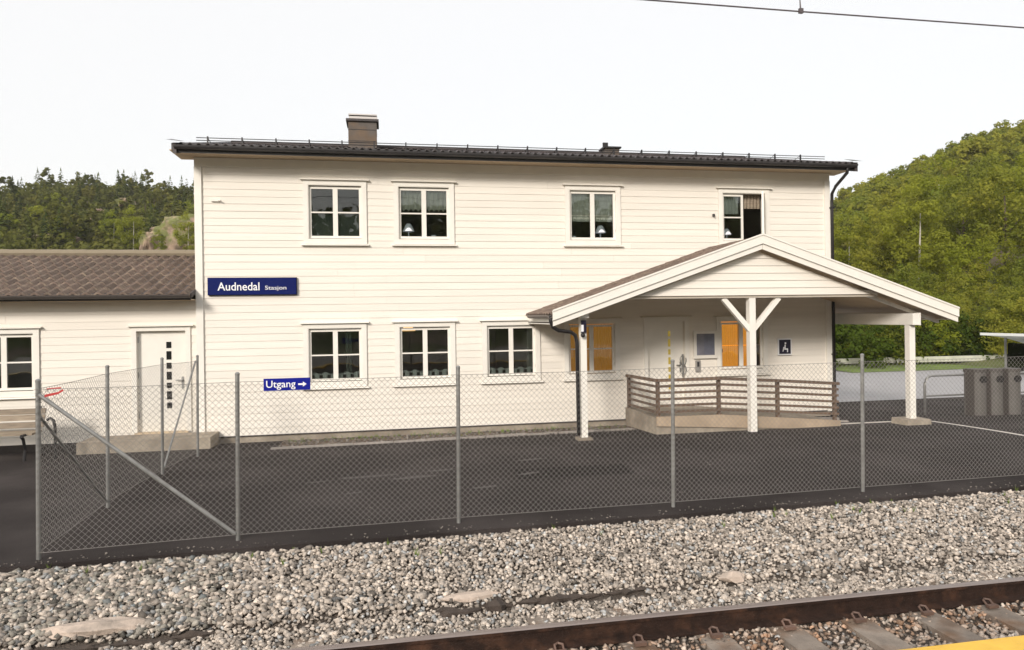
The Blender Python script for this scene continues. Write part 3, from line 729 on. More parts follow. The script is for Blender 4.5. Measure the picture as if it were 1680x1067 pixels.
# ------------------------------------------------------------------ porch
P = thing('entrance_porch', 'white timber entrance porch with gabled tiled roof on three posts', 'porch', (6.75, 12.5, -.06))
AXP, AZP = 6.75, 3.565; SL = .340; YFA = 11.45; PXL, PXR = 2.82, 10.83
def pz(x): return AZP-SL*abs(x-AXP)
YP = 11.72
def post(x, w_, ztop, zb, y=YP):
    MB().box(x-w_, x+w_, y-w_, y+w_, zb, ztop).build('post', M['trim'], P)
post(3.43, .055, pz(3.43)-.2, .0); post(6.66, .062, 2.43, -.09); post(10.0, .062, 1.87, .03)
for x_, w_, h_ in ((3.43, .14, .055), (10.0, .27, .12)):
    MB().prism([(x_-w_, -.12), (x_+w_, -.12), (x_+w_*.92, -.06+h_), (x_-w_*.92, -.06+h_)], lambda u, v_, t: (u, t, v_), YP-w_*.8, YP+w_*.8).build('post_footing', M['concrete'], P)
# Y braces
for sgn in (-1, 1):
    a = Vector((6.66+sgn*.03, YP, 1.83)); b = Vector((6.66+sgn*.56, YP, 2.42)); d = (b-a).normalized(); nrm = Vector((-d.z, 0, d.x))*.045
    q = [a-nrm, a+nrm, b+nrm, b-nrm]
    MB().add([(v_.x, YP-.04, v_.z) for v_ in q]+[(v_.x, YP+.04, v_.z) for v_ in q], [(0, 1, 2, 3), (7, 6, 5, 4), (0, 4, 5, 1), (1, 5, 6, 2), (2, 6, 7, 3), (3, 7, 4, 0)]).build('brace', M['trim'], P)
# beams
GBX0, GBX1 = 4.35, 9.0
MB().box(GBX0-.25, GBX1+.25, YP-.07, YP+.07, 2.425, 2.55).build('beam', M['trim'], P)
MB().box(9.93, 10.07, 11.56, 15.2, 1.87, 2.09).build('beam', M['trim'], P)
MB().box(10.071, 10.10, 11.55, 15.2, 1.86, 2.10).build('beam_trim', M['trim'], P)
MB().box(3.35, 3.50, 11.56, 13.57, 2.10, 2.25).build('beam', M['trim'], P)
# gable boards (cut by the slope)
nb = 8
for i in range(nb):
    a = 2.47+i*PITCH; b = a+PITCH+.004
    hw0 = (AZP-.30-a)/SL; hw1 = (AZP-.30-b)/SL
    if hw0 <= .05: break
    hw1 = max(hw1, .0)
    y0 = YP-.075
    MB().add([(AXP-hw0, y0-.026, a), (AXP+hw0, y0-.026, a), (AXP+hw1, y0-.010, b), (AXP-hw1, y0-.010, b), (AXP-hw0, y0, a), (AXP+hw0, y0, a), (AXP+hw1, y0, b), (AXP-hw1, y0, b)],
             [(0, 1, 2, 3), (7, 6, 5, 4), (0, 4, 5, 1), (1, 5, 6, 2), (2, 6, 7, 3), (3, 7, 4, 0)]).build('gable_board', M['paint'], P)
hwx = (AZP-.28-2.43)/SL
MB().add([(AXP-hwx, YP-.072, 2.43), (AXP+hwx, YP-.072, 2.43), (AXP, YP-.072, AZP-.28)], [(0, 1, 2)]).build('gable_backing', M['wallcore'], P)
# bargeboards: upper wide, lower narrow proud strip
def slope_bar(x0, x1, top, bot, y0, y1, name, m_):
    MB().add([(x0, y0, pz(x0)-bot), (x1, y0, pz(x1)-bot), (x1, y0, pz(x1)-top), (x0, y0, pz(x0)-top), (x0, y1, pz(x0)-bot), (x1, y1, pz(x1)-bot), (x1, y1, pz(x1)-top), (x0, y1, pz(x0)-top)],
             [(0, 1, 2, 3), (7, 6, 5, 4), (0, 4, 5, 1), (1, 5, 6, 2), (2, 6, 7, 3), (3, 7, 4, 0)]).build(name, m_, P)
for xa, xb in ((PXL, AXP), (AXP, PXR)):
    slope_bar(xa, xb, 0, .165, YFA-.03, YFA, 'bargeboard', M['trim'])
    slope_bar(xa+.01, xb-.0 if xb > AXP else xb, .13, .265, YFA-.0, YFA+.03, 'bargeboard_strip', M['trim'])
    slope_bar(xa, xb, -.018, .012, YFA-.045, YFA-.031, 'verge_trim', M['trim'])
    # soffit and roof deck
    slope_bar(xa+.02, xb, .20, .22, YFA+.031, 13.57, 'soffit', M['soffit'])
    slope_bar(xa, xb, .062, .10, YFA+.001, 13.565, 'roof_deck', M['wallcore'])
for (xx) in (PXL+.02, PXR-.04):
    MB().box(xx, xx+.02, YFA+.03, 13.57, pz(xx)-.24, pz(xx)-.03).build('eave_board', M['trim'], P)
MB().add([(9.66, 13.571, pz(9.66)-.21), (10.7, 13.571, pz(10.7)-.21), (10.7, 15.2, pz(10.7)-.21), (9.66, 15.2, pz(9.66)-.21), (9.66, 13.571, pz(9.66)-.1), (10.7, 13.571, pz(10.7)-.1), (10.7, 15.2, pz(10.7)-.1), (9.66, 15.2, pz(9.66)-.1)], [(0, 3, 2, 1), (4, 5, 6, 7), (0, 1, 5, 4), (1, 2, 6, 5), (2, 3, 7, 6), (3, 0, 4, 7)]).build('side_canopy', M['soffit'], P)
# underside frame strip seen at the right
slope_bar(8.9, 10.7, .27, .33, YP+.05, YP+.12, 'rafter', M['trim'])
# tiles on the left slope: individual; the tile's run is along -x here
a_ = math.atan(SL)
mb = MB(); n = 6; wv = .20; ln = .37
for (uu, dz) in ((0, 0), (ln, -.010)):
    for lv in (0, -.018):
        for i in range(n+1):
            t = i/n; mb.v.append((uu, t*wv, uu*SL+dz+lv+.035*(.5+.5*math.sin(2*math.pi*t-math.pi/2))))
k = n+1
for i in range(n): mb.f += [(i, 2*k+i, 2*k+i+1, i+1), (i, i+1, k+i+1, k+i)]; mb.mi += [0, 0]
mb.f += [(0, k, 3*k, 2*k), (n, 2*k+n, 3*k+n, k+n)]; mb.mi += [0, 0]
tp = mb.mesh('roof_tile', M['tile'])
p = wloc(P); nrow = 12; drow = (AXP-PXL+.01)/nrow; ncol = 11; dcol = (13.56-YFA+.02)/ncol
for r_ in range(nrow):
    for c in range(ncol):
        xx = PXL-.03+r_*drow
        link('roof_tile', tp, P, (xx-p[0], YFA-.02+c*dcol-p[1], pz(xx)-p[2]-.045))
mb = MB()
for r_ in range(nrow):
    x0 = PXR+.05-r_*drow; x1 = x0-drow-.02
    for c in range(ncol):
        for i in range(6):
            t0, t1 = i/6, (i+1)/6; y0 = YFA-.02+(c+t0)*dcol; y1 = YFA-.02+(c+t1)*dcol
            h0 = .02*(1+math.sin(2*math.pi*t0-1.57)); h1 = .02*(1+math.sin(2*math.pi*t1-1.57))
            mb.add([(x0, y0, pz(x0)+h0+.012), (x0, y1, pz(x0)+h1+.012), (x1, y1, pz(x1)+h1), (x1, y0, pz(x1)+h0)], [(0, 1, 2, 3)])
mb.build('roof_tiling', M['tile'], P, kind='stuff')
for i in range(5):
    ya = YFA-.02+i*.42; MB().tube([(AXP, ya, AZP-.065), (AXP, min(13.56, ya+.43), AZP-.06)], .045, 8).build('ridge_tile', M['tile'], P)
# gutter + bent downpipe on the left
mb = MB(); mb.prism(pr+pr2, lambda u, v_, t: (PXL-.050+u*.9, t, 2.165+v_), YFA-.02, 13.10); mb.build('gutter', mat('porch_gutter', (.16, .135, .12), .5), P)
MB().tube([(2.80, YFA+.04, 2.15), (2.80, YFA+.04, 2.06), (2.84, YFA+.06, 1.95), (2.95, YFA+.10, 1.89), (3.18, YFA+.16, 1.86), (3.27, YFA+.18, 1.80), (3.30, YFA+.18, 1.68), (3.31, YFA+.19, .06)], .034, 10).build('downpipe', M['black'], P, smooth=True)
# device on the left post
dv = thing('security_camera', 'small dark blue and white camera unit fixed high on the left porch post', 'camera', (3.42, YP-.08, 1.9))
MB().box(3.38, 3.47, YP-.10, YP-.057, 1.84, 2.06).build('housing', M['navy'], dv)
MB().box(3.375, 3.42, YP-.104, YP-.101, 1.86, 1.98).build('white_label', M['white'], dv)
MB().lathe([(.001, -.04), (.03, -.03), (.04, 0), (.03, .03), (.001, .04)], (3.40, YP-.12, 1.80), 12).build('lens_dome', M['black'], dv, smooth=True)

# ------------------------------------------------------------------ ramp with wooden railing
Rm = thing('concrete_ramp', 'low concrete entrance ramp under the porch behind the white post', 'ramp', (6.6, 12.6, -.1))
RY = 11.92
mb = MB()
top = [(4.86, .31), (6.15, .31), (8.55, .04)]
vs_ = [(4.86, RY, -.25), (8.55, RY, -.25)]
mb.prism([(4.86, -.25), (8.55, -.25), (8.55, .02), (6.15, .225), (4.86, .235)], lambda u, v_, t: (u, t, v_), RY, 13.56)
mb.build('ramp_slab', M['concrete'], Rm)
MB().prism([(4.86, .10), (8.6, -.12), (8.6, .05), (6.15, .262), (4.86, .272)], lambda u, v_, t: (u, t, v_), RY-.035, RY-.002).build('kerb_board', mat('kerb_board', (.40, .31, .22), .8, var=.15, vscale=3), Rm)
Rl = thing('ramp_railing', 'dark brown wooden railing of six slats around the concrete ramp', 'railing', (6.6, 11.95, .25))
PTS = [(4.90, 13.42), (4.90, 11.90), (6.10, 11.90), (7.30, 11.90), (8.50, 11.90)]
topz = [.93, .965, .965, .885, .79]
for (x_, y_), zt in zip(PTS, topz):
    zb = .2 if x_ < 6.2 else .2-(x_-6.15)*.085
    MB().box(x_-.03, x_+.03, y_+.0, y_+.06, zb-.05, zt-.02).build('rail_post', M['wood'], Rl)
for i in range(4):
    (xa, ya), (xb, yb) = PTS[i], PTS[i+1]
    for k_ in range(6):
        za = topz[i]-k_*.118; zb = topz[i+1]-k_*.118
        h = .055 if k_ == 0 else .045; dpt = .06 if k_ == 0 else .022
        if i == 0:
            MB().add([(xa-.02-dpt, ya, za-h), (xb-.02-dpt, yb-.03, zb-h), (xb-.02-dpt, yb-.03, zb), (xa-.02-dpt, ya, za), (xa-.02, ya, za-h), (xb-.02, yb-.03, zb-h), (xb-.02, yb-.03, zb), (xa-.02, ya, za)],
                     [(0, 1, 2, 3), (7, 6, 5, 4), (0, 4, 5, 1), (1, 5, 6, 2), (2, 6, 7, 3), (3, 7, 4, 0)]).build('slat', M['wood'], Rl)
        else:
            e0 = -.03 if i == 1 else .002; e1 = .06 if i == 3 else 0
            MB().add([(xa+e0, ya-dpt, za-h), (xb+e1, ya-dpt, zb-h), (xb+e1, ya-dpt, zb), (xa+e0, ya-dpt, za), (xa+e0, ya, za-h), (xb+e1, ya, zb-h), (xb+e1, ya, zb), (xa+e0, ya, za)],
                     [(0, 1, 2, 3), (7, 6, 5, 4), (0, 4, 5, 1), (1, 5, 6, 2), (2, 6, 7, 3), (3, 7, 4, 0)]).build('slat', M['wood'], Rl)

# ------------------------------------------------------------------ chain-link fence
Fn = thing('chain_link_fence', 'galvanised chain link fence with tubular posts turning a corner on the asphalt', 'fence', (0, 7.1, 0))
front = [(-3.13, 6.96), (-1.44, 7.11), (.73, 7.18), (3.13, 7.22), (5.57, 7.31), (8.05, 7.38), (10.5, 7.45)]
side = [(-3.19, 8.72), (-3.12, 10.48), (-3.02, 11.95)]
def fpost(x, y, h=1.62, r_=.0205):
    z = gz(y)-.02; lean = -.010*h
    o = MB().tube([(x, y, z), (x+lean*-1.0, y, z+h+.02)], r_, 12).build('post', M['galv'], Fn, smooth=False)
    MB().lathe([(r_+.002, 0), (r_+.003, .02), (.012, .032), (.001, .034)], (x-lean, y, z+h+.01), 12).build('post_cap', M['galv'], o)
for x, y in front: fpost(x, y)
for x, y in side: fpost(x, y, 1.63)
def brace(a, b, r_=.0175): MB().tube([a, b], r_, 10).build('brace', M['galv'], Fn)
brace((-3.10, 6.94, 1.50), (-1.46, 7.09, .07)); brace((-3.12, 6.99, 1.30), (-3.19, 8.68, .08), .014); brace((-3.02, 11.90, 1.50), (-3.11, 10.53, .08), .014)
def mesh_run(pts, z0, z1, pitch, rr):
    """diagonal wires clipped to the strip between z0 and z1 along the polyline"""
    mb = MB()
    for (xa, ya), (xb, yb) in zip(pts, pts[1:]):
        L = math.hypot(xb-xa, yb-ya); ux, uy = (xb-xa)/L, (yb-ya)/L; nx_, ny_ = -uy, ux
        H_ = z1-z0; k = 1.0
        for sgn in (1, -1):
            off = .0016*sgn
            n_ = int((L+H_)/pitch)+2
            for i in range(-1, n_+1):
                s0 = i*pitch-H_*(1 if sgn == 1 else 0); s1 = s0+H_ if sgn == 1 else s0-0
                a, b = (s0, s0+H_) if sgn == 1 else (s0+H_-H_, s0-H_)
                # wire from (a,z0) to (b,z1)
                ta, tb = 0., 1.
                d = b-a
                for lim, lo in ((0, True), (L, False)):
                    if d == 0: continue
                    t = (lim-a)/d
                    if (d > 0) == lo: ta = max(ta, t)
                    else: tb = min(tb, t)
                if tb-ta <= .01: continue
                q = []
                for t in (ta, tb):
                    s = a+d*t; z = z0+H_*t
                    g = gz(ya+uy*s)
                    q.append(Vector((xa+ux*s+nx_*off, ya+uy*s+ny_*off, z+g)))
                dd = (q[1]-q[0]).normalized(); nn = Vector((nx_, ny_, 0)); e1 = dd.cross(nn)*rr; e2 = nn*rr
                v0 = len(mb.v)
                for p_ in q: mb.v += [tuple(p_+e1), tuple(p_+e2), tuple(p_-e1), tuple(p_-e2)]
                for j in range(4): mb.f.append((v0+j, v0+(j+1) % 4, v0+4+(j+1) % 4, v0+4+j)); mb.mi.append(0)
    return mb
off_front = [(x, y-.028) for x, y in front]
mesh_run(off_front, .065, 1.55, .058, .00155).build('wire_mesh', M['wire'], Fn, kind='stuff')
mesh_run([(-3.13, 6.96)]+side, .065, 1.55, .058, .0012).build('wire_mesh', M['wire'], Fn, kind='stuff')
for zz in (1.55, .065):
    for run in (off_front, [(-3.13, 6.96)]+side):
        pts = []
        for (xa, ya), (xb, yb) in zip(run, run[1:]):
            for t in (0, .25, .5, .75): pts.append((xa+(xb-xa)*t, ya+(yb-ya)*t-.003, zz+gz(ya+(yb-ya)*t)-(.008*math.sin(math.pi*t) if zz > 1 else 0)))
        pts.append((run[-1][0], run[-1][1]-.003, zz+gz(run[-1][1])))
        MB().tube(pts, .0024, 5).build('tension_wire', M['wire'], Fn)
# red tape scrap at the corner
mb = MB()
mb.add([(-3.05, 6.93, 1.50), (-2.94, 6.935, 1.52), (-2.90, 6.93, 1.545), (-2.89, 6.932, 1.53), (-2.94, 6.937, 1.50), (-3.05, 6.933, 1.475)], [(0, 1, 4, 5), (1, 2, 3, 4)])
mb.add([(-3.04, 6.95, 1.555), (-2.92, 6.95, 1.562), (-2.92, 6.95, 1.55), (-3.04, 6.95, 1.54)], [(0, 1, 2, 3)])
mb.add([(v_[0], v_[1]+.002, v_[2]) for v_ in [(-3.05, 6.93, 1.50), (-2.94, 6.935, 1.52), (-2.94, 6.937, 1.50), (-3.05, 6.933, 1.475)]], [(3, 2, 1, 0)])
tag(mb.build('warning_tape', M['red']), 'red scrap of tape tied to the fence corner post', 'tape')

# ------------------------------------------------------------------ signs
def plate(name, label, cat, x0, x1, y, z0, z1, m_, t=.02, group=None):
    o = thing(name, label, cat, ((x0+x1)/2, y, (z0+z1)/2))
    MB().box(x0, x1, y, y+t, z0, z1).build('panel', m_, o)
    return o
s1 = plate('station_name_sign', 'long dark blue station name sign with white lettering high on the wall', 'sign', -3.20, -1.63, YF-.085, 2.625, 2.935, M['blue'], .04)
MB().box(-3.21, -1.62, YF-.06, YF-.03, 2.615, 2.945).build('sign_frame', M['navy'], s1)
text_part('Audnedal', .215, -3.03, YF-.089, 2.705, M['white'], s1, width=.74, bold=.002)
text_part('Stasjon', .105, -2.19, YF-.089, 2.715, M['white'], s1, width=.38, bold=.0)
s2 = plate('exit_sign', 'small bright blue exit sign with white lettering and arrow on the fence', 'sign', -1.17, -.73, 7.045, 1.455, 1.575, M['blue2'], .006)
text_part('Utgang', .098, -1.145, 7.042, 1.487, M['white'], s2, width=.275, bold=.0005)
mb = MB(); ax = -.80
mb.add([(ax-.045, 7.041, 1.505), (ax, 7.041, 1.505), (ax, 7.041, 1.488), (ax+.035, 7.041, 1.513), (ax, 7.041, 1.538), (ax, 7.041, 1.521), (ax-.045, 7.041, 1.521)], [(0, 1, 5, 6), (1, 2, 3), (1, 3, 5), (5, 3, 4)])
mb.build('arrow', M['white'], s2)
s3 = plate('poster_cabinet', 'white framed notice cabinet with grey glass beside the porch door', 'notice board', 6.38, 6.90, YF-.075, 1.20, 1.78, M['trim'], .045)
MB().box(6.44, 6.84, YF-.08, YF-.074, 1.27, 1.72).build('glass_front', M['poster'], s3)
MB().box(6.60, 6.83, YF-.083, YF-.0805, 1.29, 1.70).build('notice_sheet', mat('notice_sheet', (.16, .17, .22), .4, var=.15, vscale=8), s3)
s4 = plate('intercom_box', 'narrow grey metal box below the notice cabinet', 'box', 6.42, 6.52, YF-.07, .93, 1.16, mat('intercom', (.42, .4, .38), .4, metal=.4), .045)
MB().box(6.445, 6.495, YF-.073, YF-.069, 1.03, 1.13).build('speaker_grille', M['gutter'], s4)
s5 = plate('pictogram_sign', 'square dark sign with a white seated figure right of the centre post', 'sign', 8.32, 8.64, YF-.06, 1.225, 1.58, M['white'], .03)
MB().box(8.345, 8.615, YF-.064, YF-.0595, 1.25, 1.555).build('dark_field', M['navy'], s5)
mb = MB(); yy = YF-.066
def quad(a, b, c, d): mb.add([(q_[0], yy, q_[1]) for q_ in (a, b, c, d)], [(0, 1, 2, 3)])
mb.add([(8.49+.022*math.cos(t), yy, 1.48+.022*math.sin(t)) for t in np.linspace(0, 2*math.pi, 10)[:-1]], [tuple(range(9))])
quad((8.46, 1.36), (8.49, 1.36), (8.50, 1.45), (8.47, 1.45)); quad((8.46, 1.34), (8.55, 1.34), (8.55, 1.368), (8.46, 1.368)); quad((8.525, 1.285), (8.55, 1.285), (8.55, 1.34), (8.525, 1.34)); quad((8.42, 1.30), (8.44, 1.30), (8.46, 1.40), (8.44, 1.40))
mb.build('pictogram', M['white'], s5)
sb = tag(MB().box(-3.13, -2.98, YF-.06, YF-.02, 4.36, 4.40).tube([(-3.0, YF-.06, 4.38), (-2.95, YF-.09, 4.37)], .012, 6).build('wall_bracket', M['trim']), 'tiny white bracket high on the wall near the left corner', 'bracket')
sn = tag(MB().box(6.86, 6.90, YF-.07, YF-.02, 4.20, 4.25).tube([(6.88, YF-.07, 4.22), (6.88, YF-.10, 4.20)], .012, 8).build('outdoor_sensor', M['gutter']), 'tiny dark sensor beside the open upper right window', 'sensor')

# ------------------------------------------------------------------ inside the windows
def drape(x0, x1, z0, z1, y, m_, name, label, cat, folds=14, amp=.012, group=None, scallop=0, holes_=0):
    mb = MB(); n = folds*4; rows_ = 6
    for j in range(rows_+1):
        for i in range(n+1):
            t = i/n; z = z0+(z1-z0)*j/rows_
            if j == 0 and scallop: z += scallop*abs(math.sin(math.pi*t*5))
            if j == rows_ and scallop < 0: z += scallop*(1-abs(math.sin(math.pi*t*5)))
            mb.v.append((x0+(x1-x0)*t, y+amp*math.sin(2*math.pi*t*folds), z))
    for j in range(rows_):
        for i in range(n):
            if holes_ and j in (1, 2, 3) and (i % 7) in (2, 3, 4): continue
            a = j*(n+1)+i; mb.f.append((a, a+1, a+n+2, a+n+1)); mb.mi.append(0)
    return tag(mb.build(name, m_), label, cat, group)
drape(WIN_U[0]-.5, WIN_U[0]+.5, ZU+.12, ZU+.60, YF+.10, M['screen'], 'window_screen', 'grey green screen across the lower half of the upper left window', 'screen', 2, .002)
for k_, (x0, x1) in enumerate(((WIN_U[1]-.48, WIN_U[1]-.02), (WIN_U[1]+.02, WIN_U[1]+.48))):
    drape(x0, x1, ZU+.66, ZU+1.12, YF+.11, M['blind'], 'pleated_blind', ['short white pleated blind in the left half of the second upper window', 'short white pleated blind in the right half of the second upper window'][k_], 'blind', 5, .02, scallop=.05)
for k_, (x0, x1) in enumerate(((WIN_U[2]-.48, WIN_U[2]-.02), (WIN_U[2]+.02, WIN_U[2]+.48))):
    drape(x0, x1, ZU+.50, ZU+1.12, YF+.11, M['blind'], 'roller_blind', ['long white blind in the left half of the third upper window', 'long white blind in the right half of the third upper window'][k_], 'blind', 3, .008)
drape(WIN_U[3]-.0, WIN_U[3]+.46, ZU+.82, ZU+1.12, YF+.13, M['benchwood'], 'short_curtain', 'short brownish curtain at the top of the open upper right window', 'curtain', 6, .012)
drape(WIN_U[3]-.48, WIN_U[3]-.05, ZU+.70, ZU+1.12, YF+.13, M['lace'], 'net_curtain', 'thin net curtain in the left half of the open upper right window', 'curtain', 6, .012)
for k_, (c, lb) in enumerate(((WIN_L[0], 'lace cafe curtain along the bottom of the lower left window'), (WIN_L[1], 'lace cafe curtain along the bottom of the second lower window'), (WIN_L[2], 'lace cafe curtain along the bottom of the third lower window'))):
    drape(c-.5, c+.5, ZL+.12, ZL+.28, YF+.10, M['lace'], 'lace_curtain', lb, 'curtain', 12, .006, scallop=-.06, holes_=1)
drape(WIN_L[0]+.18, WIN_L[0]+.30, ZL+.2, ZL+1.12, YF+.14, M['screen'], 'curtain_strip', 'narrow grey green curtain hanging in the lower left window', 'curtain', 2, .01)
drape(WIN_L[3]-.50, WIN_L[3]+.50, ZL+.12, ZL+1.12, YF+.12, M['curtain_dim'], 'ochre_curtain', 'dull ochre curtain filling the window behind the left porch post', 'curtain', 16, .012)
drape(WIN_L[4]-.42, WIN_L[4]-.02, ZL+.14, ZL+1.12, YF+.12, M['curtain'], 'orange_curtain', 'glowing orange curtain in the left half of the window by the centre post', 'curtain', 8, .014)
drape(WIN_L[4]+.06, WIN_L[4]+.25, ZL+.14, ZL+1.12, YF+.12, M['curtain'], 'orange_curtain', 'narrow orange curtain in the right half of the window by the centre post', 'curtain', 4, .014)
# dark figure-like pole ornament by the orange curtain
tag(MB().tube([(7.06, YF+.09, 1.35), (7.06, YF+.09, 1.9)], .018, 6).lathe([(.001, -.05), (.05, -.03), (.05, .03), (.001, .05)], (7.06, YF+.09, 1.35), 10).build('hanging_ornament', mat('ornament', (.12, .03, .015), .6)), 'dark red ornament hanging at the left edge of the orange curtained window', 'ornament')
def lamp(x, z, y, s, label):
    o = thing('table_lamp', label, 'lamp', (x, y, z))
    MB().lathe([(.001, 0), (.05*s, 0), (.05*s, .015*s), (.012*s, .03*s), (.012*s, .17*s)], (x, y, z), 12).build('lamp_base', M['lampwhite'], o)
    MB().lathe([(.115*s, .15*s), (.10*s, .19*s), (.06*s, .27*s), (.035*s, .30*s), (.001, .305*s)], (x, y, z), 14).build('lamp_shade', M['lampwhite'], o, smooth=True)
lamp(WIN_U[1]-.30, ZU+.12, YF+.12, 1.0, 'white table lamp standing in the second upper window from the left')
lamp(WIN_U[2]+.20, ZU+.12, YF+.12, 1.0, 'white table lamp in the long blinded third upper window')
lamp(WIN_U[3]-.34, ZU+.12, YF+.10, .85, 'white table lamp in the open upper right window')
pl_ = thing('pendant_lamp', 'warm glowing pendant lamp seen through the second lower window', 'lamp', (.55, 15.2, 2.0))
MB().lathe([(.001, .14), (.05, .13), (.15, .03), (.16, .0)], (.50, 15.2, 1.86), 14).build('lamp_shade', M['lampwarm'], pl_, smooth=True)
MB().tube([(.50, 15.2, 2.0), (.50, 15.2, 2.55)], .006, 5).build('cord', M['black'], pl_)
for k_, (xa, wd_, lb) in enumerate(((.98, .10, 'small white pot on the sill of the second upper window'), (3.86, .09, 'small pale pot on the sill of the third upper window'))):
    tag(MB().lathe([(.001, 0), (wd_*.35, 0), (wd_*.5, .08), (wd_*.4, .085)], (xa, YF+.12, ZU+.115), 10).build('plant_pot', M['lampwhite']), lb, 'pot')

# ------------------------------------------------------------------ bench at the far left
Bn = thing('platform_bench', 'greyed wooden slat bench with black iron ends by the annex wall', 'bench', (-6.6, 12.7, -.1))
BXa, BXb = -7.5, -5.66
for i, (yy, zz) in enumerate(((12.42, .33), (12.54, .335), (12.66, .335))):
    MB().box(BXa, BXb, yy, yy+.10, zz, zz+.035).build('seat_slat', M['benchwood'], Bn)
for i, (yy, zz) in enumerate(((12.80, .40), (12.84, .52), (12.88, .62))):
    MB().prism([(yy, zz), (yy+.03, zz), (yy+.055, zz+.09), (yy+.025, zz+.09)], lambda u, v_, t: (t, u, v_), BXa, BXb).build('back_slat', M['benchwood'], Bn)
for xx in (BXa+.15, BXb-.10):
    MB().tube([(xx, 12.38, -.11), (xx, 12.42, .1), (xx, 12.36, .28), (xx, 12.30, .33)], .024, 8).build('leg', M['black'], Bn)
    MB().tube([(xx, 12.98, -.11), (xx, 12.84, .3), (xx, 12.95, .74)], .024, 8).build('leg', M['black'], Bn)
    MB().tube([(xx, 12.30, .34), (xx, 12.34, .34), (xx, 12.80, .34)], .022, 8).build('seat_bracket', M['black'], Bn)
bh = MB().tube([(-5.47, 12.5, .56), (-5.42, 12.5, .59), (-5.37, 12.5, .55), (-5.35, 12.5, .44), (-5.35, 12.5, .16), (-5.35, 12.5, -.1)], .024, 8)
tag(bh.build('iron_hoop', M['black']), 'short black bent iron hoop standing beside the bench end', 'hoop')

# ------------------------------------------------------------------ right hand background
g_ = -.12
ln1 = MB()
for i in range(16):
    ya, yb = 8.6+i*3.5/16, 8.6+(i+1)*3.5/16
    ln1.add([(10.56, ya, gz(ya)+.006), (10.66, ya, gz(ya)+.006), (10.66, yb, gz(yb)+.006), (10.56, yb, gz(yb)+.006)], [(0, 1, 2, 3)])
ln1.add([(8.6, 12.05, gz(12.1)+.006), (10.60, 12.05, gz(12.1)+.006), (10.60, 12.15, gz(12.1)+.006), (8.6, 12.2, gz(12.1)+.006)], [(0, 1, 2, 3)])
ln1.build('painted_line', M['linepaint'], kind='structure')
for k_, (xa, ya, L_, lb) in enumerate(((8.62, 12.5, .5, 'pale kerb stone behind the right end of the ramp'), (8.75, 12.9, .45, 'pale kerb stone furthest back at the ramp foot'))):
    tag(MB().prism([(0, -.12), (.1, -.12), (.09, -.045), (.01, -.045)], lambda u, v_, t, xa=xa, ya=ya, L_=L_: (xa+t*L_, ya+u-t*.15, v_), 0, 1).build('kerb_stone', M['concrete_pale']), lb, 'kerb stone')
def hoop(x0, x1, y, h, label):
    o = thing('tubular_barrier', label, 'barrier', ((x0+x1)/2, y, g_))
    pts = [(x0, y, g_-.02)]+[(x0, y, g_+h*.75)]
    for t in np.linspace(0, math.pi/2, 6): pts.append((x0+.17*(1-math.cos(t)), y, g_+h-.2+.2*math.sin(t)))
    pts += [(x1-.17, y, g_+h)]
    for t in np.linspace(0, math.pi/2, 6): pts.append((x1-.17+.17*math.sin(t), y, g_+h-.2+.2*math.cos(t)))
    pts += [(x1, y, g_-.02)]
    MB().tube(pts, .026, 8).build('hoop_tube', M['galv'], o, smooth=True)
    MB().tube([(x0, y, g_+h*.5), (x1, y, g_+h*.5)], .02, 8).build('mid_rail', M['galv'], o)
hoop(11.35, 14.2, 12.9, .86, 'grey tubular hoop barrier left of the grey bins')
# bins
def bin_(x, y, label):
    o = thing('litter_bin', label, 'bin', (x, y, g_), 'grey litter bins in a row at the right edge')
    w_ = .15; pr_ = [(-w_, .2), (w_, .2)]+[(w_*math.cos(t), -.02-.12*math.sin(t)) for t in np.linspace(0, math.pi, 9)]
    MB().prism(pr_, lambda u, v_, t: (x+u, y+v_, g_+t), .02, .94).build('bin_body', M['binpale'], o)
    MB().prism([(a*1.06, b*1.06) for a, b in pr_], lambda u, v_, t: (x+u, y+v_, g_+t), .941, 1.01).build('lid', M['bin'], o)
    MB().prism([(w_*.62*math.cos(t), w_*.5*math.sin(t)) for t in np.linspace(0, 2*math.pi, 13)[:-1]], lambda u, v_, t: (x+u, y+t, g_+.80+v_), -.148, -.138).build('bin_opening', M['black'], o)
    MB().box(x-w_-.006, x-w_+.05, y-.06, y+.15, g_+.0, g_+.94).build('side_panel', M['bin'], o)
    MB().prism([(a*.96, b*.96) for a, b in pr_], lambda u, v_, t: (x+u, y+v_, g_+t), -.01, .0199).build('bin_foot', M['black'], o)
for xx, yy, lb in ((12.30, 12.52, 'leftmost of the three tall grey litter bins'), (12.67, 12.48, 'middle one of the three tall grey litter bins'), (13.04, 12.42, 'rightmost of the three tall grey litter bins')): bin_(xx, yy, lb)
# guard rail beyond the road
gr = thing('roadside_guardrail', 'long low white guardrail beyond the pale road under the trees', 'guardrail', (24, 25, -.1))
def gp(t): return (15+27*t, 25.6-4.4*t, 0)
MB().add([(*gp(0)[:2], .0), (*gp(1)[:2], .12), (*gp(1)[:2], .40), (*gp(0)[:2], .20), (gp(0)[0], gp(0)[1]+.1, .0), (gp(1)[0], gp(1)[1]+.1, .12), (gp(1)[0], gp(1)[1]+.1, .40), (gp(0)[0], gp(0)[1]+.1, .20)],
         [(0, 1, 2, 3), (7, 6, 5, 4), (0, 4, 5, 1), (1, 5, 6, 2), (2, 6, 7, 3), (3, 7, 4, 0)]).build('rail_beam', mat('guardrail_paint', (.50, .50, .42), .6, var=.15), gr)
for i in range(15):
    q = gp((i+.5)/15); MB().box(q[0]-.07, q[0]+.07, q[1]+.10, q[1]+.24, -.3, .1).build('rail_post', M['black'], gr)
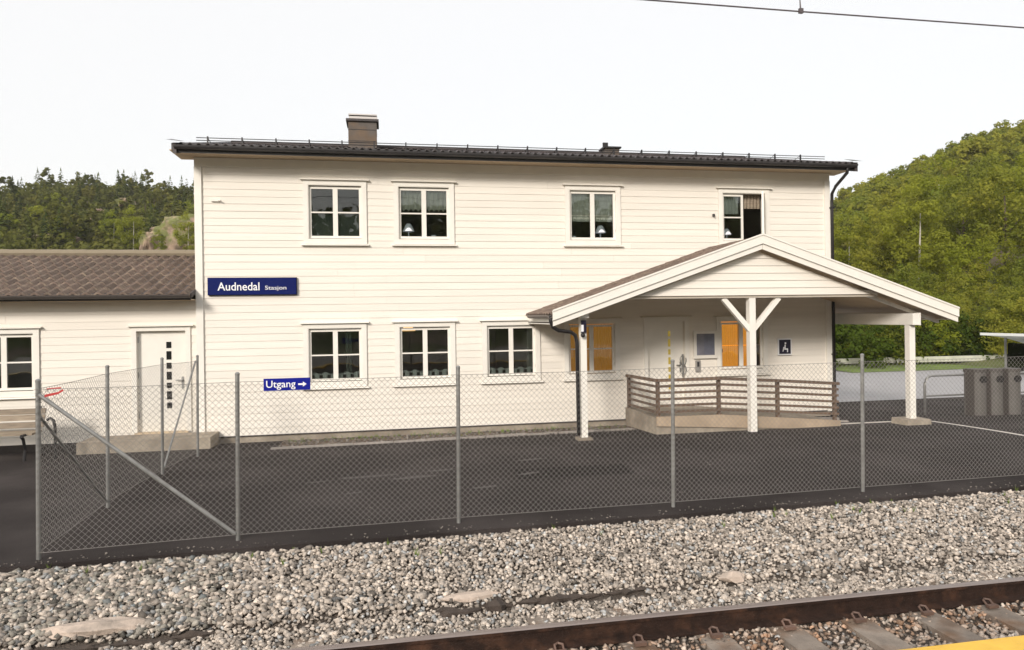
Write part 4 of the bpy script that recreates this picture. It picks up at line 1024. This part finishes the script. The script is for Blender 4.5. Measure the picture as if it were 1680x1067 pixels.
# bus shelter
Sh = thing('bus_shelter', 'glazed bus shelter with a curved white roof at the right edge', 'shelter', (21.6, 20, -.3))
mb = MB(); n = 12
for s_ in (0, .06):
    for i in range(n+1):
        t = i/n; 
        for yy in (19.0, 21.0): mb.v.append((20.75+3.0*t, yy, 1.32-.10*t-.75*t*t-s_*1.5))
k = 2*(n+1)
for i in range(n):
    a = 2*i
    mb.f += [(a, a+2, a+3, a+1), (k+a, k+a+1, k+a+3, k+a+2), (a, k+a, k+a+2, a+2), (a+1, a+3, k+a+3, k+a+1)]; mb.mi += [0]*4
mb.f += [(0, 1, k+1, k), (2*n, k+2*n, k+2*n+1, 2*n+1)]; mb.mi += [0, 0]
mb.build('roof', M['shelterwhite'], Sh)
for xx, yy in ((21.7, 19.1), (21.7, 20.9), (23.4, 19.1), (23.4, 20.9)): MB().tube([(xx, yy, -.4), (xx, yy, 1.15 if xx < 22 else .6)], .04, 8).build('post', M['galv'], Sh)
MB().box(21.75, 23.34, 20.86, 20.9, -.1, .55).build('glass_wall', M['glass'], Sh)
MB().box(21.68, 21.72, 19.2, 20.8, -.1, .95).build('glass_wall', M['glass'], Sh)
# overhead wire
Wr = thing('overhead_wire', 'thin dark overhead wire crossing the sky at the top right', 'wire', (5, 7.2, 5.6))
MB().tube([(-30, 7.2, 5.75), (-10, 7.2, 5.66), (4.77, 7.2, 5.615), (20, 7.2, 5.62), (60, 7.2, 5.8)], .0085, 6).build('wire', M['cable'], Wr)
MB().tube([(4.77, 7.2, 5.60), (4.77, 7.2, 5.66), (4.765, 7.2, 5.74), (4.76, 7.2, 6.4)], .011, 8, r2=.004).build('dropper', M['cable'], Wr)
MB().box(4.75, 4.80, 7.185, 7.215, 5.595, 5.65).build('clamp', M['cable'], Wr)

# ------------------------------------------------------------------ far house on the right hillside
def ray_pt(u, v, dist):    # world point at forward distance (for sizing landscape items only)
    d = fw + rt*((u-840)/1130) - up*((v-519)/1130); return Vector((0, 0, 2.15))+d*dist
hp = ray_pt(1392, 396, 95)
H = thing('hillside_house', 'small white house almost hidden in the trees on the right hill', 'house', hp)
MB().box(hp.x-3.2, hp.x+1.8, hp.y, hp.y+4, hp.z-1.2, hp.z+.9).build('wall', M['white'], H)
MB().prism([(-3.5, .9), (2.1, .9), (-.7, 2.0)], lambda u, v_, t: (hp.x+u, hp.y+t, hp.z+v_), -.3, 4.3).build('roof', M['houseroof'], H)
for xx in (-2.3, -.6): MB().box(hp.x+xx, hp.x+xx+.9, hp.y-.04, hp.y, hp.z-.3, hp.z+.6).build('window', M['gutter'], H)
hq = ray_pt(1371, 394, 93)
tag(MB().tube([hq+Vector((0, 0, -2)), hq+Vector((.1, 0, 1.6)), hq+Vector((.4, 0, 3.2))], .16, 6, r2=.08).build('flagpole', M['white']), 'white leaning pole in front of the hillside house', 'pole')

# ------------------------------------------------------------------ vegetation
def leaf_cloud(centres, per, size, spread, seed, name, m_, sq=.75):
    r_ = np.random.RandomState(seed)
    C_ = np.repeat(centres[:, :3], per, 0); rad = np.repeat(centres[:, 3], per)
    d = r_.normal(size=C_.shape); d /= np.linalg.norm(d, axis=1)[:, None]
    rr = rad*r_.uniform(.45, 1.08, len(rad)); Pn = C_+d*rr[:, None]*np.array([1, 1, sq])
    n = len(Pn)
    nrm = d+r_.normal(size=d.shape)*.34+np.array([0, 0, .35]); nrm /= np.linalg.norm(nrm, axis=1)[:, None]
    a = np.cross(nrm, r_.normal(size=nrm.shape)); a /= np.linalg.norm(a, axis=1)[:, None]; b = np.cross(nrm, a)
    s = size*r_.uniform(.55, 1.3, n)[:, None]
    V = np.stack([Pn-a*s, Pn-b*s*.6, Pn+a*s, Pn+b*s*.6], 1).reshape(-1, 3)
    F = np.arange(4*n)
    me = bpy.data.meshes.new(name); me.vertices.add(4*n); me.vertices.foreach_set('co', V.ravel().astype(np.float32))
    me.loops.add(4*n); me.loops.foreach_set('vertex_index', F.astype(np.int32))
    me.polygons.add(n); me.polygons.foreach_set('loop_start', np.arange(0, 4*n, 4, dtype=np.int32)); me.update(calc_edges=True)
    at = me.attributes.new('tone', 'FLOAT', 'POINT')
    tone = np.repeat(r_.rand(len(centres)), per)*.7+r_.rand(n)*.3
    at.data.foreach_set('value', np.repeat(tone, 4).astype(np.float32))
    me.materials.append(m_); return me
def crown_deciduous(seed, h, w_, nclump, per, size, m_, name='tree_crown', zlow=.25):
    r_ = np.random.RandomState(seed); c = []
    while len(c) < nclump:
        x, y, z = r_.uniform(-1, 1, 3)
        if x*x+y*y+z*z > 1 or x*x+y*y+z*z < .12: continue
        taper = 1-.35*max(0, z)
        c.append((x*w_*taper, y*w_*taper, h*(zlow+(1-zlow)*(.5+.5*z)), w_*r_.uniform(.18, .34)))
    return leaf_cloud(np.array(c), per, size, 1, seed+5, name, m_)
def crown_conifer(seed, h, w_, m_, layers=13, per=34, name='tree_crown', z0=.12, size=1.0):
    r_ = np.random.RandomState(seed); V = []; F = []; T = []
    for L in range(layers):
        t = L/(layers-1); z = h*(z0+(1-z0)*t); rad = w_*(1-t)**.8*r_.uniform(.8, 1.15)+.13*w_
        for k_ in range(max(6, int(per*(1-.7*t)))):
            a = r_.uniform(0, 2*math.pi); r1 = rad*r_.uniform(.55, 1.1); dz = -r1*r_.uniform(.15, .5); wd_ = r1*r_.uniform(.18, .34)*size
            ca, sa = math.cos(a), math.sin(a); zz = z+r_.uniform(-.5, .5)*h/layers; k = len(V)
            V += [(ca*r1*.1, sa*r1*.1, zz), (ca*r1*.6-sa*wd_, sa*r1*.6+ca*wd_, zz+dz*.55), (ca*r1, sa*r1, zz+dz), (ca*r1*.6+sa*wd_, sa*r1*.6-ca*wd_, zz+dz*.5)]
            F.append((k, k+1, k+2, k+3)); T += [r_.rand()]*4
    k = len(V); V += [(-.10*w_-.04, 0, h*.9), (.10*w_+.04, 0, h*.9), (0, 0, h*1.03), (0, .04, h*.9)]; F += [(k, k+1, k+2), (k+1, k+3, k+2)]; T += [.5]*4
    me = bpy.data.meshes.new(name); me.from_pydata(V, [], F); at = me.attributes.new('tone', 'FLOAT', 'POINT'); at.data.foreach_set('value', T)
    me.materials.append(m_); return me
def trunk_mesh(h, r_, m_, seed, limbs=4, name='trunk'):
    q = random.Random(seed); mb = MB(); pts = [(0, 0, -.6)]; h = h*.9; x = y = 0
    for i in range(1, 6):
        x += q.uniform(-.04, .04)*h*.3; y += q.uniform(-.04, .04)*h*.3; pts.append((x, y, h*i/5*.92))
    mb.tube(pts, r_, 7, r2=r_*.25)
    for i in range(limbs):
        a = q.uniform(0, 6.28); z = h*q.uniform(.35, .7); L = h*q.uniform(.12, .2)
        mb.tube([(x*.5, y*.5, z), (x*.5+math.cos(a)*L*.5, y*.5+math.sin(a)*L*.5, z+L*.35), (x*.5+math.cos(a)*L, y*.5+math.sin(a)*L, z+L*.8)], r_*.35, 5, r2=r_*.1)
    return mb.mesh(name, m_)
far_dec = [crown_deciduous(20+i, 5.5, 2.3, 26, 34, .24, M['leaf']) for i in range(5)]
far_bright = [crown_deciduous(40+i, 4.5, 1.9, 22, 34, .22, M['leaf_bright']) for i in range(2)]
far_con = [crown_conifer(60+i, 6.5, 1.35, M['needle']) for i in range(4)]
far_pine = [crown_deciduous(70+i, 6.0, 1.5, 14, 30, .24, M['needle_mix'], zlow=.35) for i in range(3)]
near_dec = [crown_deciduous(80+i, 7.5, 2.6, 60, 80, .115, M['leaf'], zlow=.18) for i in range(3)]
near_bright = [crown_deciduous(90+i, 8.5, 2.2, 60, 80, .115, M['leaf_bright'], zlow=.2) for i in range(2)]
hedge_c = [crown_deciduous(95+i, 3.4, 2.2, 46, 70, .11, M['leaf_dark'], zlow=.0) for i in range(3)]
tr_far = [trunk_mesh(5.5, .12, M['bark'], i, 2) for i in range(2)]
tr_birch = [trunk_mesh(7.2, .11, M['birchbark'], 10+i, 0) for i in range(3)]
tr_bark = [trunk_mesh(6.5, .16, M['bark'], 20+i, 5) for i in range(2)]
def place(name, label, cat, group, crown, trunk, x, y, z, s, rz, sz=1):
    if trunk is None:
        o = link(name, crown, None, (x, y, z)); o.rotation_euler = (0, 0, rz); o.scale = (s, s, s*sz)
        return tag(o, label, cat, group)
    o = thing(name, label, cat, (x, y, z), group); o.rotation_euler = (0, 0, rz); o.scale = (s, s, s*sz)
    link('crown', crown, o); link('trunk', trunk, o); return o
# left hill: conifers and some bright birches, seen over the annex
q = random.Random(5)
def polar(phi, r_): return r_*math.sin(R(phi)), r_*math.cos(R(phi))
cnt = 0
for i in range(290):
    phi = q.uniform(-29, -12.4); r_ = 98+76*q.random()
    x, y = polar(phi, r_)
    rocky = math.sin(phi*1.7+r_*.05)+math.sin(r_*.11+phi*.6)
    if r_ < 135 and rocky > .6 and q.random() < .55: continue
    if phi > -16.5 and r_ < 128 and q.random() < .6: continue
    z = hill(x, y)-.3; k_ = q.random()
    if k_ < (.12 if r_ < 125 else .04): place('birch_tree', 'small bright yellow green birch among the conifers on the left hill', 'tree', 'bright birches on the left hill', q.choice(far_bright), None, x, y, z, q.uniform(.7, 1.1), q.uniform(0, 6))
    elif k_ < (.50 if r_ < 145 else .25): place('pine_tree', 'rounded olive green pine in the forest on the left hill', 'tree', 'pines on the left hill', q.choice(far_pine), tr_far[0] if i < 60 else None, x, y, z, q.uniform(.7, 1.15), q.uniform(0, 6))
    else: place('spruce_tree', 'pointed dark green spruce in the forest on the left hill', 'tree', 'spruces on the left hill', q.choice(far_con), None, x, y, z, q.uniform(.6, .95), q.uniform(0, 6), q.uniform(.9, 1.15))
# distinct bright bushes above the annex roof
for (u, v, d, s, lb) in ((218, 378, 84, 1.15, 'tallest bright yellow green birch above the annex roof'), (186, 376, 85, .9, 'smaller bright birch left of the tallest one above the annex roof'), (75, 401, 83, .6, 'low bright green bush above the left part of the annex roof'), (112, 401, 83, .55, 'low bright green bush above the middle of the annex roof'), (308, 384, 83, 1.0, 'bright green birch above the annex roof beside the white corner board'), (262, 398, 82, .55, 'low bright bush in front of the reddish rock face above the annex roof')):
    pt = ray_pt(u, v, d); z = hill(pt.x, pt.y); tt = min(z, pt.z-2.0*s)
    place('birch_tree', lb, 'tree', None, near_bright[0], tr_birch[0], pt.x, pt.y, pt.z-3.4*s, s*.72, s)
# rocks on the left hill
rockm = mat('hill_rock', (.30, .215, .16), .9, var=.4, vscale=1.2, bump=.9, bscale=2.5, col2=(.15, .16, .05), c2scale=.45, c2lo=.45, c2hi=.55)
for k_, (u, v, d, sx, sz_, lb) in enumerate(((303, 384, 87, 5.6, 3.6, 'large reddish rock face right of the birches on the left hill'), (250, 396, 85, 2.2, 1.8, 'small brown rock outcrop below the large reddish rock face'), (50, 396, 86, 3.2, 1.3, 'low pinkish rock outcrop above the left part of the annex roof'), (98, 393, 86, 3.2, 1.3, 'low pinkish rock outcrop above the middle of the annex roof'), (165, 352, 100, 2.2, 1.2, 'grey rock slab between the trees halfway up the left hill'), (207, 332, 104, 1.8, .8, 'pale rock slab high on the left hill below the ridge trees'))):
    pt = ray_pt(u, v, d); rr = random.Random(k_+50); bm = bmesh.new(); bmesh.ops.create_icosphere(bm, subdivisions=4, radius=1)
    for v_ in bm.verts:
        nse = 1+.2*math.sin(v_.co.x*5+k_)*math.sin(v_.co.z*6+1)+.10*math.sin(v_.co.y*9+v_.co.x*7+k_)+rr.uniform(-.03, .03)
        v_.co = Vector((v_.co.x*sx*.62, v_.co.y*2.0, v_.co.z*sz_*.62))*nse*(1+.035*math.sin(v_.co.x*17+v_.co.z*13))
        if v_.co.z < 0: v_.co.z *= 3
    me = bpy.data.meshes.new('rock_outcrop'); bm.to_mesh(me); bm.free(); me.materials.append(rockm)
    o = link('rock_outcrop', me, None, pt); tag(o, lb, 'rock')
# right hill
cnt = 0
for i in range(330):
    phi = q.uniform(33.0, 50.0); r_ = 56+80*q.random()**.85
    x, y = polar(phi, r_); z = hill(x, y)-.4; k_ = q.random()
    if abs(x/y-hp.x/hp.y) < .045 and hp.y-26 < y < hp.y+3: continue
    if r_ < 50 and k_ > .24 and q.random() < .3: continue
    if k_ < .16: place('pine_tree', 'rounded olive pine among broadleaved trees on the right hill', 'tree', 'pines on the right hill', q.choice(far_pine), None, x, y, z, q.uniform(.6, .9), q.uniform(0, 6))
    elif k_ < .24: place('birch_tree', 'bright yellow green birch in the wood on the right hill', 'tree', 'birches on the right hill', q.choice(far_bright), None, x, y, z, q.uniform(.7, 1.0), q.uniform(0, 6))
    else: place('broadleaved_tree', 'leafy olive green tree in the wood on the right hill', 'tree', 'broadleaved trees on the right hill', q.choice(far_dec), tr_far[1] if i < 60 else None, x, y, z, q.uniform(.55, .95), q.uniform(0, 6), q.uniform(.9, 1.2))
# nearer trees on the right
for i in range(64):
    phi = q.uniform(33.5, 51); r_ = 34+26*q.random(); x, y = polar(phi, r_)
    if abs(x/y-hp.x/hp.y) < .03 and r_ > 45: continue
    br = q.random() < .25
    place('birch_tree' if br else 'broadleaved_tree', 'young birch low on the right hillside near the road' if br else 'young leafy tree low on the right hillside near the road', 'tree', 'young birches near the road' if br else 'young leafy trees near the road',
          q.choice(near_bright if br else near_dec), None, x, y, hill(x, y)-.9, q.uniform(.42, .62)*(1 if r_ > 42 else .8), q.uniform(0, 6))
near = [(1510, 41, .98, 'b', 'tall birch with pale trunk rising behind the right end of the porch roof'), (1585, 44, .95, 'd', 'full green tree above the tubular barrier right of the porch roof'), (1655, 40, 1.0, 'd', 'large dark green tree standing behind the bus shelter'),
        (1450, 45, .85, 'd', 'green tree behind the middle of the right porch roof slope'), (1395, 47, .8, 'b', 'yellow green birch just right of the building corner'), (1720, 43, 1.05, 'b', 'tall birch cut by the right edge of the picture'),
        (1545, 52, 1.0, 'b', 'bright birch rising between two fuller green trees on the right'), (1625, 50, 1.0, 'd', 'broad green tree behind the bins'), (1480, 54, .9, 'd', 'green tree behind the pale trunked birch')]
for k_, (u, d, s, kd, lb) in enumerate(near):
    pt = ray_pt(u, 600, d); z = hill(pt.x, pt.y)-.2
    place('birch_tree' if kd == 'b' else 'broadleaved_tree', lb, 'tree', None, (near_bright if kd == 'b' else near_dec)[k_ % 2], (tr_birch if kd == 'b' else tr_bark)[k_ % 2], pt.x, pt.y, z, s*.9, k_*1.3)
hd = [(1375, 28, 'dark bush seen through the porch beside the building corner'), (1412, 29, 'dark bush seen through the porch behind the fence post'), (1450, 28.5, 'dark bush seen through the porch opening, third from the building corner'), (1490, 29.5, 'dark bush behind the right porch post'),
      (1530, 30, 'dark bush behind the tubular barrier'), (1572, 29.5, 'dark bush left of the bins behind the guardrail'), (1612, 31, 'dark bush behind the leftmost bin'), (1650, 31, 'dark bush behind the rightmost bin'), (1690, 31, 'dark bush behind the bus shelter at the picture edge')]
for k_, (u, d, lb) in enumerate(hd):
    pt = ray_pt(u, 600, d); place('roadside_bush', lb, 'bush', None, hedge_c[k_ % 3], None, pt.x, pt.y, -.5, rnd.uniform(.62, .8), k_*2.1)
# forest on the valley sides that the photo does not show directly (reflected in the window panes)
mbx = []
def forest_stuff(n, phis, rng, name, meshes, m_):
    V = []; F = []; T = []; off = 0
    srcs = []
    for me in meshes:
        a = np.empty(len(me.vertices)*3); me.vertices.foreach_get('co', a); lv = np.empty(len(me.loops), np.int32); me.loops.foreach_get('vertex_index', lv)
        t = np.empty(len(me.vertices)); me.attributes['tone'].data.foreach_get('value', t)
        srcs.append((a.reshape(-1, 3), lv.reshape(-1, 4), t))
    for i in range(n):
        phi = q.uniform(*phis); r_ = rng[0]+(rng[1]-rng[0])*q.random(); x, y = polar(phi, r_); phi_ = math.degrees(math.atan2(x, y))
        a, lv, t = srcs[i % len(srcs)]; s = q.uniform(.8, 1.4)
        V.append(a*s+np.array([x, y, hill(x, y)-.3])); F.append(lv+off); T.append(np.clip(t+q.uniform(-.4, .4), 0, 1)); off += len(a)
    V = np.concatenate(V); F = np.concatenate(F); T = np.concatenate(T)
    me = bpy.data.meshes.new(name); me.vertices.add(len(V)); me.vertices.foreach_set('co', V.ravel().astype(np.float32))
    me.loops.add(F.size); me.loops.foreach_set('vertex_index', F.ravel().astype(np.int32)); me.polygons.add(len(F)); me.polygons.foreach_set('loop_start', np.arange(0, F.size, 4, dtype=np.int32)); me.update(calc_edges=True)
    at = me.attributes.new('tone', 'FLOAT', 'POINT'); at.data.foreach_set('value', T.astype(np.float32)); me.materials.append(m_)
    return link(name, me, kind='stuff')
shr = [crown_deciduous(140+i, 2.6, 2.0, 10, 16, .26, M['leaf'], zlow=-.1) for i in range(3)]
forest_stuff(1500, (32, 51), (60, 128), 'right_hill_undergrowth', shr, M['leaf'])
forest_stuff(700, (-31, -12), (92, 175), 'left_hill_undergrowth', shr, M['needle_mix'])
for me in shr: bpy.data.meshes.remove(me)
small = [crown_deciduous(120+i, 8, 3.4, 14, 16, .6, M['leaf']) for i in range(3)]
forest_stuff(420, (110, 255), (60, 150), 'far_side_forest', small, M['needle_mix'])
for me in small: bpy.data.meshes.remove(me)

# ------------------------------------------------------------------ thin haze added over the valley to lift the dark far foliage
hz = MB().box(-320, 320, -320, 320, -3, 62).mesh('haze', [])
hm = bpy.data.materials.new('added_haze'); hm.use_nodes = True; n_ = hm.node_tree.nodes; n_.clear()
ho = n_.new('ShaderNodeOutputMaterial'); pv = n_.new('ShaderNodeVolumePrincipled'); pv.inputs['Density'].default_value = .0004; pv.inputs['Color'].default_value = (.97, .96, .88, 1); pv.inputs['Anisotropy'].default_value = 0
hm.node_tree.links.new(pv.outputs[0], ho.inputs['Volume']); hz.materials.append(hm)
link('haze', hz, kind='stuff')
